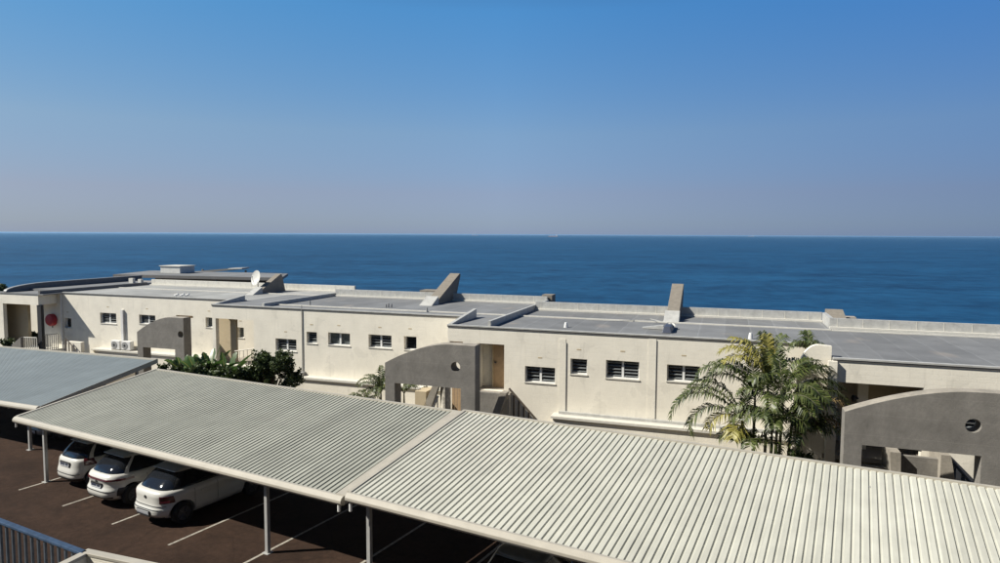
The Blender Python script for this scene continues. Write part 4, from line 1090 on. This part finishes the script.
# below the right arch: two sloping stair cheeks and panel
d3 = 22.2
t = thing('stair', 'grey concrete stair with sloping cheeks under the right arch', 'stair', (pb(920,460,d3)[0], d3, 0), 'B')
A_ = pb(890,452,d3); B_ = pb(901,454,d3); C_ = pb(901,492,d3); D_ = pb(893,492,d3)
MB().hexa([(D_[0],d3,C_[2]-.4),(C_[0],d3,C_[2]-.4),(C_[0],d3+1.2,C_[2]-.4),(D_[0],d3+1.2,C_[2]-.4)],
          [(A_[0],d3,A_[2]),(B_[0],d3,A_[2]),(B_[0],d3+1.2,A_[2]),(A_[0],d3+1.2,A_[2])]).build('cheek_wall', M['concretelight'], t)
A2 = pb(900,455,d3+.25); B2 = pb(943,457,d3+.25)
MB().box(A2[0], B2[0], d3+.25, d3+.4, -.3, A2[2]-.02).build('riser_wall', M['concrete'], t)
A_ = pb(942,455,d3); B_ = pb(951,458,d3); C_ = pb(958,492,d3)
MB().hexa([(A_[0]-.02,d3,C_[2]-.4),(C_[0]+.05,d3,C_[2]-.4),(C_[0]+.05,d3+1.2,C_[2]-.4),(A_[0]-.02,d3+1.2,C_[2]-.4)],
          [(A_[0]-.02,d3,A_[2]),(B_[0],d3,A_[2]),(B_[0],d3+1.2,A_[2]),(A_[0]-.02,d3+1.2,A_[2])]).build('cheek_wall', M['concretelight'], t)
P = pb(952,461,d3+.6); Q = pb(978,492,d3+.6)
t = thing('stair_railing', 'dark stair railing sloping down to the right under the right arch', 'railing', (P[0], d3+.6, 1), 'B')
MB().tube([(P[0],d3+.6,P[2]),(Q[0],d3+.6,Q[2])], .045, 6).build('handrail', M['greyrail'], t)
for k in range(4):
    f = (k+.3)/3; x = P[0]+(Q[0]-P[0])*f; z = P[2]+(Q[2]-P[2])*f
    MB().box(x-.04, x+.04, d3+.57, d3+.63, z-1.0, z-.02).build('baluster', M['greyrail'], t)
q = pb(913,450,22.6)
t = thing('wall_lamp', 'flat dark bulkhead lamp beneath the right arch', 'lamp', (q[0], 20.9, 2.6), 'B')
q = pb(912,450.5,20.9)
MB().tube([(q[0]-.22,20.9,2.60),(q[0]+.22,20.9,2.60)], .055, 10).build('lamp_body', M['black'], t)
MB().box(q[0]-.05, q[0]+.05, 20.86, 20.94, 2.61, 2.657).build('bracket', M['black'], t)
# low wall and brown clutter behind the left leg of the right arch
q = pb(866,470,23.0)
t = thing('low_wall', 'low brown wall behind the left leg of the right arch', 'wall', (q[0], 23.0, 0), 'B')
MB().box(q[0]-.3, q[0]+.9, 22.9, 23.05, -.3, pb(866,468,22.9)[2]).build('wall', M['creamdark'], t)
MB().box(q[0]-.33, q[0]+.93, 22.87, 23.08, pb(866,468,22.9)[2]+.002, pb(866,468,22.9)[2]+.06).build('coping', M['concretelight'], t)
# planter box at (790-830, 440-470)
# ------------------------------------------------------------------ roof clutter things
def dish(label, px, py, d, r_, tilt_s, elev, m_=None):
    q = pb(px, py, d)
    t = thing('satellite_dish', label, 'satellite dish', (q[0], d, ZT), 'B', 'satellite dishes')
    n_ = Vector((tilt_s, -1, elev)).normalized(); a = n_.cross(Vector((0,0,1))).normalized(); b_ = a.cross(n_)
    c = Vector(q); rows = []
    for i in range(7):
        rr = r_*i/6
        rows.append([tuple(c+(a*math.cos(th)+b_*math.sin(th))*rr+n_*(.22*rr*rr/r_)) for th in [2*math.pi*k/24 for k in range(25)]])
    mb = MB().grid(rows); mb.grid([[tuple(Vector(p)-n_*.012) for p in r2] for r2 in rows])
    mb.build('dish', m_ or M['boxpaint'], t, smooth=True, weld=False)
    MB().tube([tuple(c-b_*r_*.9+n_*.2*r_), tuple(c+n_*r_*.75)], .012, 6).tube([tuple(c+n_*r_*.70), tuple(c+n_*r_*.85)], .035, 8).build('feed_arm', M['greypipe'], t)
    MB().tube([(q[0], d+.08, ZT), (q[0], d+.08, q[2])], .03, 8).tube([(q[0], d+.08, q[2]), tuple(c-n_*.02)], .03, 8).build('mast', M['greypipe'], t)
dish('large white satellite dish by the left roof fin', 257, 278, 36.6, .50, -.35, .25)
dish('small white dish lying low beside the roof box near the tall fin', 671, 326, 28.6, .17, .1, 1.6)
q = bz(664,334,ZT); q2 = bz(674,333,ZT)
t = thing('roof_hatch', 'small dark blue roof box with white flap in front of the tall fin', 'roof box', (q[0], q[1], ZT), 'B')
MB().hexa([(q[0]-.1,q[1]+.2,ZT),(q[0]+.28,q[1]+.2,ZT),(q[0]+.28,q[1]+2.1,ZT),(q[0]-.1,q[1]+2.1,ZT)],
          [(q[0]-.05,q[1]+.3,ZT+.26),(q[0]+.22,q[1]+.3,ZT+.26),(q[0]+.22,q[1]+2.0,ZT+.20),(q[0]-.05,q[1]+2.0,ZT+.20)]).build('box', M['hatchblue'], t, bevel=.02)
MB().hexa([(q[0]-1.0,q[1]+1.2,ZT+.02),(q[0]-.12,q[1]+1.1,ZT+.02),(q[0]-.12,q[1]+1.35,ZT+.02),(q[0]-1.0,q[1]+1.4,ZT+.02)],
          [(q[0]-1.0,q[1]+1.2,ZT+.06),(q[0]-.12,q[1]+1.1,ZT+.20),(q[0]-.12,q[1]+1.35,ZT+.20),(q[0]-1.0,q[1]+1.4,ZT+.06)]).build('flap', M['flash'], t)
t = thing('cable', 'pale cable lying loosely across the roof towards the tall fin', 'cable', (-5, 30, ZT), 'B')
MB().tube([(q[0]+.1, q[1]+2.1, ZT+.15), (-3.2, 30.9, ZT+.12), (-4.5, 30.4, ZT+.03), (-6, 30.2, ZT+.025)], .014, 6).build('line', M['flash'], t)

# far canopy roof on the left
dc = 46.
pv = thing('roof_pavilion', 'dark flat pavilion roof with a white box on top, beyond the left block', 'pavilion', (pb(200,276,dc)[0], dc, 0), 'B')
a = pb(113,275.5,dc-1); c = pb(282,278.5,dc-1); zc = 4.95
p1 = bz(113,274.5,zc); p2 = bz(281,278,zc); p3 = bz(288,273.5,zc); p4 = bz(150,270.5,zc)
MB().hexa([(p1[0],p1[1],zc-.22),(p2[0],p2[1],zc-.22),(p3[0],p3[1],zc-.22),(p4[0],p4[1],zc-.22)],
          [(p1[0],p1[1],zc),(p2[0],p2[1],zc),(p3[0],p3[1],zc),(p4[0],p4[1],zc)]).build('roof', M['trimshade'], pv)
def lp(a, b_, t): return (a[0]+(b_[0]-a[0])*t, a[1]+(b_[1]-a[1])*t)
i1 = [lp(p1,p3,.02), lp(p2,p4,.02), lp(p3,p1,.03), lp(p4,p2,.03)]
MB().hexa([(x,y,zc+.002) for x,y in i1], [(x,y,zc+.02) for x,y in i1]).build('roof_sheet', M['roof'], pv)
for tt in (.03, .3, .62, .97):
    x, y = lp(p1, p2, tt); MB().box(x-.06, x+.06, y+.15, y+.27, -1, zc-.222).build('post', M['trimshade'], pv)
MB().box(p1[0]+1.5, p2[0]-1.5, (p1[1]+p4[1])/2, (p1[1]+p4[1])/2+.2, -2, zc-.222).build('rear_wall', M['trimshade'], pv)
bx0 = bz(160,274.5,zc); bx1 = bz(197,275.5,zc)
yb = (p1[1]+p3[1])/2-.5
bx0 = pb(160.5,270,yb); bx1 = pb(180,270,yb); bx2 = pb(197,270,yb)
ztb = pb(170,266,yb)[2]
MB().box(bx0[0], bx1[0], yb, yb+1.7, zc+.021, ztb-.03).build('plant_box', M['boxpaint'], pv, bevel=.02)
MB().box(bx0[0]-.08, bx1[0]+.08, yb-.08, yb+1.78, ztb-.028, ztb+.02).build('plant_box_lid', M['trim'], pv)
# second thin canopy further away
d4 = 60.
a = pb(192,271.5,d4); c = pb(228,268.5,d4); e = pb(248,268,d4)
t = thing('far_awning', 'thin pale awning roof beyond the pavilion, against the sea', 'awning', (c[0], d4, 0), 'B')
MB().hexa([(a[0],d4,a[2]-.2),(c[0],d4,c[2]-.2),(c[0],d4+3,c[2]-.2),(a[0],d4+3,a[2]-.2)], [(a[0],d4,a[2]),(c[0],d4,c[2]),(c[0],d4+3,c[2]),(a[0],d4+3,a[2])]).build('arm', M['trimshade'], t)
MB().hexa([(c[0]+.01,d4,c[2]-.12),(e[0]-.8,d4,e[2]-.12),(e[0]-.8,d4+1.2,e[2]-.12),(c[0]+.01,d4+1.2,c[2]-.12)], [(c[0]+.01,d4,c[2]+.03),(e[0]-.8,d4,e[2]),(e[0]-.8,d4+1.2,e[2]+.02),(c[0]+.01,d4+1.2,c[2]+.05)]).build('sheet', M['flash'], t)
for x in (a[0]+.5, e[0]-1.2):
    MB().box(x-.08, x+.08, d4+1, d4+1.16, -8, c[2]-.22).build('post', M['trimshade'], t)

# unseen building added behind the camera to screen that half of the sky
nb = MB().box(-34, 40, -14, -1.6, -.02, 15)
for k in range(24):
    for j in range(4): nb.box(-33+k*3, -31.8+k*3, -1.7, -1.5, .9+j*3.2, 2.3+j*3.2)
structure(nb.box(-34.4, 40.4, -14.2, -1.2, 15.003, 15.3).build('sky_screen_building', M['creamdark']))
# ------------------------------------------------------------------ near terrace: blue railing and parapet
P = Vector((-9.55-2.41*1.2, 12.41+1.27*1.2, 0)); Q = Vector((-7.14, 11.14, 0))
Pc = to('C', P); Qc = to('C', Q)
t = thing('terrace_railing', 'blue topped metal railing with dark balusters at the lower left corner', 'railing', (Qc[0], Qc[1], 1.9), 'C')
L_ = math.hypot(Qc[0]-Pc[0], Qc[1]-Pc[1])
dirv = ((Qc[0]-Pc[0])/L_, (Qc[1]-Pc[1])/L_)
nrm = (-dirv[1], dirv[0])
def bar2(z0, z1, w_, nm, m_):
    a = [(Pc[0]-nrm[0]*w_, Pc[1]-nrm[1]*w_), (Qc[0]-nrm[0]*w_, Qc[1]-nrm[1]*w_), (Qc[0]+nrm[0]*w_, Qc[1]+nrm[1]*w_), (Pc[0]+nrm[0]*w_, Pc[1]+nrm[1]*w_)]
    MB().hexa([(x,y,z0) for x,y in a], [(x,y,z1) for x,y in a]).build(nm, m_, t, bevel=.008)
bar2(2.95, 3.0, .055, 'top_rail', M['bluepaint'])
bar2(1.98, 2.02, .03, 'bottom_rail', M['bluepaint'])
k = 0; x = .05
while x < L_:
    cx, cy = Pc[0]+dirv[0]*x, Pc[1]+dirv[1]*x
    MB().box(cx-.02, cx+.02, cy-.02, cy+.02, 2.021, 2.949).build('baluster', M['greyrail'], t)
    x += .215
# terrace slab that carries it
tb0 = [(Pc[0]-1, Pc[1]-.12), (Qc[0]+.1, Qc[1]-.12)]
t = thing('terrace_parapet', 'cream painted parapet corner at the bottom left of the picture', 'parapet wall', to('B', (-7.15, 11.25, 0)), 'B')
cB = to('B', (-7.15, 11.25, 0)); s, d_ = cB[0], cB[1]
MB().box(s, s+4, d_-.12, d_, 0, 2.94).build('front_wall', M['cream'], t, bevel=.01)
MB().box(s, s+.12, d_-4, d_-.123, 0, 2.94).build('side_wall', M['cream'], t, bevel=.01)
MB().box(s-.02, s+4, d_-.13, d_+.02, 2.943, 3.0).box(s-.02, s+.13, d_-4, d_-.132, 2.943, 3.0).build('coping', M['gutter'], t, bevel=.01)
MB().box(s+.123, s+4, d_-4, d_-.123, .9, 1.1).build('floor', M['concretelight'], t)
t = thing('retaining_wall', 'low cream retaining wall carrying the blue topped railing', 'wall', (Qc[0], Qc[1], 0), 'C')
a = [(Pc[0]-nrm[0]*.12, Pc[1]-nrm[1]*.12), (Qc[0]-nrm[0]*.12, Qc[1]-nrm[1]*.12), (Qc[0]+nrm[0]*.03, Qc[1]+nrm[1]*.03), (Pc[0]+nrm[0]*.03, Pc[1]+nrm[1]*.03)]
MB().hexa([(x,y,0) for x,y in a], [(x,y,1.978) for x,y in a]).build('wall', M['cream'], t)

# ------------------------------------------------------------------ vegetation
def frond(mb, base, az, L, el, droop, n_=26, ll=.42, w=.035, twist=0, rach=None):
    """pinnate palm leaf: arching midrib and narrow folded leaflets"""
    p = Vector(base); pts = [p.copy()]; steps = 16; dirs = []
    e = el
    for i in range(steps):
        d = Vector((math.cos(az)*math.cos(e), math.sin(az)*math.cos(e), math.sin(e)))
        dirs.append(d); p = p+d*(L/steps); pts.append(p.copy()); e -= droop/steps*(.4+1.3*i/steps)
    (rach or mb).tube([tuple(q) for q in pts], [.020*(1-.8*i/steps) for i in range(steps+1)], 4, False)
    side0 = Vector((-math.sin(az), math.cos(az), 0))
    for k in range(n_):
        f = .16+.84*(k+.5)/n_
        i = min(int(f*steps), steps-1); q = pts[i].lerp(pts[i+1], f*steps-i); d = dirs[i]
        up = side0.cross(d)
        if up.z < 0: up = -up
        env = math.sin(math.pi*min(1, (f-.10)/.95))**.5
        for sg in (1, -1):
            l_ = ll*env*random.uniform(.8, 1.1)
            dv = (side0*sg*.85+d*random.uniform(.45,.75)+up*random.uniform(-.05,.35)).normalized()
            mid = q+dv*l_*.5; dv2 = (dv+Vector((0,0,-random.uniform(.7,1.5)))).normalized(); tip = mid+dv2*l_*.6
            wd = d.cross(dv).cross(dv).normalized()*w*.5 if d.cross(dv).length > .01 else d*w*.5
            mb.quad(q-wd*.5, mid-wd, tip, mid+wd, q+wd*.5)
def palm(name, label, heads, fr_len, base_z=0, group=None, cat='palm'):
    cx = sum(h[0] for h in heads)/len(heads); cy = sum(h[1] for h in heads)/len(heads)
    t = thing(name, label, cat, (cx, cy, 0), 'W', group)
    BASE[t.name] = Vector((cx, cy, 0))
    crown = MB(); rach = MB()
    def put(kind, *a):
        if kind == 'g': frond(crown, *a, rach=rach); return
        m_ = MB(); frond(m_, *a)
        m_.build('yellow_frond' if kind == 'y' else 'dry_frond', M['palmyellow'] if kind == 'y' else M['palmdry'], t, weld=False)
    for (hx, hy, hz, bx, by, nf, L, dirs_) in heads:
        tr = MB()
        mid = ((hx+bx)/2+(bx-hx)*.15, (hy+by)/2, hz*.5)
        tr.tube([(bx,by,0), mid, (hx,hy,hz-.35), (hx,hy,hz)], [.06,.05,.045,.03], 8)
        tr.build('stem', M['stem'], t)
        for k in range(nf):
            az = 2*math.pi*k/nf+random.uniform(-.3,.3)+hx*3
            el = random.uniform(.85, 1.35); dr = random.uniform(1.9, 2.7)
            which = random.random(); kind = 'g'
            if kind == 'd': el = random.uniform(-.2,.4); dr = random.uniform(1.0,1.8)
            L_ = L*random.uniform(.8, 1.1)
            put(kind, (hx,hy,hz), az, L_, el, dr, int(18*L_), .40*fr_len, .050)
        for (az, el, L2, dr, kind) in dirs_:
            put(kind, (hx,hy,hz), R(az), L2, el, dr, int(18*L2), .42*fr_len, .050)
    crown.build('crown', M['palmleaf'], t, weld=False)
    rach.build('frond_stalk', M['stem'], t, weld=False)
    return t
def head(px, py, d, bpx, nf, L, dirs_=()):
    q = wor('B', pb(px, py, d)); b_ = wor('B', pb(bpx, 470, d)); return (q[0], q[1], q[2], b_[0], b_[1], nf, L, list(dirs_))
palm('palm_clump', 'tall feathery palm clump with yellowing fronds in front of the cream wall', [
    head(742,420,22.6,744,0,1.5,[(178,.95,3.1,2.7,'g'),(172,1.12,2.7,2.5,'g'),(160,1.3,2.4,2.2,'g'),(185,.75,2.5,2.9,'g'),(195,.6,1.5,2.2,'y'),(235,.2,1.2,1.4,'y'),(50,1.3,1.9,1.6,'g')]),
    head(755,398,22.9,752,1,1.7,[(168,1.2,2.6,2.6,'g'),(182,1.32,2.2,2.4,'g'),(95,1.45,2.0,.9,'g'),(130,1.3,2.0,1.9,'g'),(175,1.05,2.2,2.4,'g'),(20,1.2,1.8,2.0,'g')]),
    head(768,385,23.2,764,1,1.7,[(165,1.38,2.3,2.3,'y'),(178,1.25,2.0,2.2,'y'),(150,1.45,2.1,1.6,'y'),(100,1.5,1.75,.5,'g'),(85,1.55,1.65,.4,'y'),(30,1.5,1.8,.9,'g'),(10,1.2,1.8,2.2,'g')]),
    head(783,396,22.8,778,2,1.7,[(0,1.2,2.2,2.2,'g'),(90,1.4,2.1,1.2,'g'),(15,1.35,1.9,1.8,'g'),(200,1.2,1.7,2.2,'g'),(350,1.3,1.9,2.2,'g')]),
    head(792,415,22.4,786,2,1.7,[(355,1.1,2.2,2.5,'g'),(342,.95,2.0,2.4,'d'),(8,1.25,2.3,2.3,'g'),(320,1.0,1.6,2.2,'g'),(275,1.0,1.3,2.1,'g')]),
    head(772,428,22.2,770,5,1.6,[(300,1.0,1.5,2.1,'g'),(250,1.0,1.5,2.1,'g'),(0,1.0,2.0,2.4,'g'),(180,1.0,1.6,2.3,'g'),(200,1.1,1.4,2.2,'g')]),
    head(799,437,22.4,794,5,1.3,[(0,.95,1.7,2.3,'d'),(352,1.1,1.8,2.4,'g'),(335,.9,1.5,2.3,'g')]),
    head(754,446,22.3,757,6,1.3,[(180,1.0,1.4,2.2,'g')]),
    head(778,408,22.1,774,6,1.6,[]),
], 1.3)
palm('small_palm', 'small palm with arching fronds left of the centre arch', [
    head(381,393,27.0,381,6,1.3,[(170,1.2,1.6,2.6,'g'),(150,1.35,1.4,2.0,'g'),(60,1.4,1.3,1.0,'g'),(100,1.5,1.3,.8,'g'),(185,.7,1.0,2.0,'g'),(20,1.3,1.2,1.4,'y')]),
    head(366,401,27.2,366,6,1.0,[(175,.9,1.2,2.4,'g')])], .8)
palm('small_palm', 'slender young palm seen through the opening of the centre arch', [
    head(404,394,25.3,404,5,.9,[(10,1.0,1.2,2.0,'g')])], .7)
palm('small_palm', 'dark palm crown behind the rounded wing wall, right of the tall clump', [
    head(809,352,25.7,809,9,.8,[(80,1.45,.8,.8,'g'),(100,1.4,.8,.9,'g')])], .9)

def leafblob(mb, c, rad, n_, size, flat=.9):
    for _ in range(n_):
        v = Vector((random.gauss(0,1), random.gauss(0,1), random.gauss(0,1))).normalized()
        r_ = random.uniform(.55, 1.05)**.6
        p = Vector((c[0]+v.x*rad[0]*r_, c[1]+v.y*rad[1]*r_, c[2]+v.z*rad[2]*r_))
        a = Vector((random.gauss(0,1), random.gauss(0,1), random.gauss(.2,.8))).normalized()
        b_ = a.cross(Vector((random.gauss(0,1), random.gauss(0,1), random.gauss(0,1)))).normalized()
        s_ = size*random.uniform(.7, 1.3)
        mb.quad(p, p+a*s_*.5+b_*s_*.28, p+a*s_, p+a*s_*.5-b_*s_*.28)
def shrub(label, px, py, d, W_, Hh, n_=9, leaves=5200, size=.13, name='shrub', cat='shrub'):
    q = wor('B', pb(px, py, d)); zt = q[2]
    t = thing(name, label, cat, (q[0], q[1], 0), 'W')
    f = MB(); st = MB()
    for k in range(n_):
        a = random.uniform(0, 6.28); rr = random.uniform(.02, 1)**.6*W_
        h_ = zt-Hh*random.uniform(.0, .75)*(.3+.7*rr/W_)
        c = (q[0]+math.cos(a)*rr, q[1]+math.sin(a)*rr*.7, h_-.28)
        rs = random.uniform(.14, .30)*W_
        leafblob(f, c, (rs, rs, rs*random.uniform(.7,1.1)), leaves//n_, size)
        st.tube([(q[0]+math.cos(a)*.1,q[1]+math.sin(a)*.1,0), (q[0]+math.cos(a)*rr*.5,q[1]+math.sin(a)*rr*.4,c[2]*.55), c], [.04,.03,.012], 5)
        for j in range(4):
            tip = (c[0]+random.uniform(-.38,.38), c[1]+random.uniform(-.3,.3), c[2]+rs+random.uniform(-.1,.25))
            st.tube([c, tip], [.012,.006], 4)
            for m in range(5):
                w_ = m/5; leafblob(f, (c[0]+(tip[0]-c[0])*(.5+w_*.6), c[1]+(tip[1]-c[1])*(.5+w_*.6), c[2]+(tip[2]-c[2])*(.5+w_*.6)), (.06,.06,.06), 9, size)
    f.build('foliage', M['shrubleaf'], t, weld=False); st.build('branches', M['branch'], t, weld=False)
    return t
shrub('dark green bushy shrub right of the banana plants', 267, 354, 25.6, 1.35, 1.9, 22, 9000)
shrub('low dark shrub half hidden between banana plants and bushy shrub', 241, 368, 25.2, .8, 1.3, 7, 3500)
shrub('low green shrub at the foot of the smallest arch', 176, 364, 26.2, .7, .9, 6, 2200)
shrub('green bush seen through the gap of the far left porch', 33, 332, 34.5, 1.0, 1.4, 7, 2600, .16)
shrub('dark leafy bush between the right arch and the palm', 812, 452, 22.0, .55, .8, 6, 2200)
shrub('yellow green bush beside the sloping stair wall at the far left', 4, 339, 31.2-1.2, .35, .6, 5, 1200, .12)

shrub('low leafy undergrowth beneath the banana plants', 208, 367, 24.9, 1.3, .8, 16, 5200)
shrub('dark undergrowth below the long leaning banana leaf', 231, 370, 24.6, .8, .8, 9, 3200)
def banana(label, px, d, tips):
    b_ = wor('B', pb(px, 380, d))
    t = thing('banana_plant', label, 'banana plant', (b_[0], b_[1], 0), 'W', 'banana plants behind the carport')
    st = MB(); st.tube([(b_[0],b_[1],0),(b_[0]+.03,b_[1],.9),(b_[0],b_[1],1.6)], [.13,.10,.06], 10); st.build('stem', M['stem'], t)
    for (tx, ty, dd_, wd_) in tips:
        tip = Vector(wor('B', pb(tx, ty, d+dd_))); base = Vector((b_[0], b_[1], 1.35))
        mid = base.lerp(tip, .5)+Vector((0,0,.28)); n_ = 18; rows = []
        ax = (tip-base).normalized(); side = ax.cross(Vector((0,0,1)))
        if side.length < .1: side = Vector((1,0,0))
        side.normalize()
        sd_ = (side+Vector((random.uniform(-.4,.4),random.uniform(-.6,.2),random.uniform(-.5,.5)))).normalized()
        P_ = []
        for i in range(n_+1):
            f = i/n_; P_.append(base*(1-f)**2+mid*2*f*(1-f)+tip*f*f)
        for i in range(n_+1):
            f = i/n_
            ww = wd_*.5*max(0, math.sin(math.pi*min(1, max(0, (f-.22))/.78)))**.6 if f > .22 else .012
            tear = 1-.25*(random.random() < .25)
            c = P_[i]; dz = Vector((0,0,.25*ww))
            rows.append([tuple(c-sd_*ww*tear+dz), tuple(c-sd_*ww*.5+dz*.7), tuple(c), tuple(c+sd_*ww*.5+dz*.7), tuple(c+sd_*ww*tear+dz)])
        lf = MB().grid(rows); 
        o = lf.build('leaf', M['bananaleaf'], t, weld=False, smooth=True)
        MB().tube([tuple(p) for p in P_], [.022-.016*i/n_ for i in range(n_+1)], 5).build('midrib', M['palmyellow'], o)
banana('tallest banana plant, its blades rising in front of the open porch', 210, 25.8, [(221,345,.3,.42),(203,352,.4,.40),(194,357,-.2,.36),(231,350,.5,.36),(214,348,.8,.36),(243,362,0,.38),(222,360,-.8,.5),(206,362,-1,.5),(197,366,-.4,.4),(216,368,-1.2,.5)])
banana('banana plant with a long leaf leaning right towards the shrub', 226, 25.4, [(254,353,.0,.42),(248,361,.3,.45),(237,352,.6,.38),(213,359,-.2,.42),(225,368,-.9,.5),(236,366,-.8,.5),(222,352,.6,.4),(243,370,-.3,.45)])
banana('lower banana plant at the left of the group', 197, 25.8, [(181,361,.1,.38),(188,356,.5,.36),(201,358,.2,.40),(190,368,-.6,.42),(206,366,-.6,.42),(196,354,.8,.36),(184,367,.3,.36)])
banana('small banana shoot at the foot of the far left arch', 182, 26.6, [(188,355,.3,.26),(172,361,-.2,.32),(164,360,-.2,.30),(177,357,.5,.3)])

# tiny tree at the far left edge beyond the roof
q = wor('B', pb(-3, 284, 50.))
t = thing('tree', 'dark tree just showing at the left edge above the roof', 'tree', (q[0], q[1], 0), 'W')
f = MB(); 
for k in range(7): leafblob(f, (q[0]+random.uniform(-.7,.4), q[1]+random.uniform(-.8,.8), q[2]-random.uniform(.2,2.8)), (.6,.6,.6), 500, .25)
f.build('crown', M['shrubleaf'], t, weld=False)
MB().tube([(q[0],q[1],-6),(q[0]-.1,q[1],q[2]-1.2)], [.2,.08], 8).build('trunk', M['branch'], t)
# flower pots glowing red on the porch
for (px, lab) in ((225.5,'left of the two small red flower heads in the open porch'),(229,'right of the two small red flower heads in the open porch')):
    q = pb(px, 344.5, 30.3)
    t = thing('flower_pot', lab, 'flower pot', (q[0], 30.3, 1.25), 'B', 'red flowers in the porch')
    MB().tube([(q[0],30.3,1.25),(q[0],30.3,1.55)], [.08,.11], 12).build('pot', M['rust'], t)
    MB().tube([(q[0],30.3,1.55),(q[0],30.3,q[2])], .01, 5).build('stalk', M['stem'], t)
    f = MB(); leafblob(f, (q[0],30.3,q[2]), (.09,.09,.07), 60, .06); f.build('flower', M['rust'], t, weld=False)
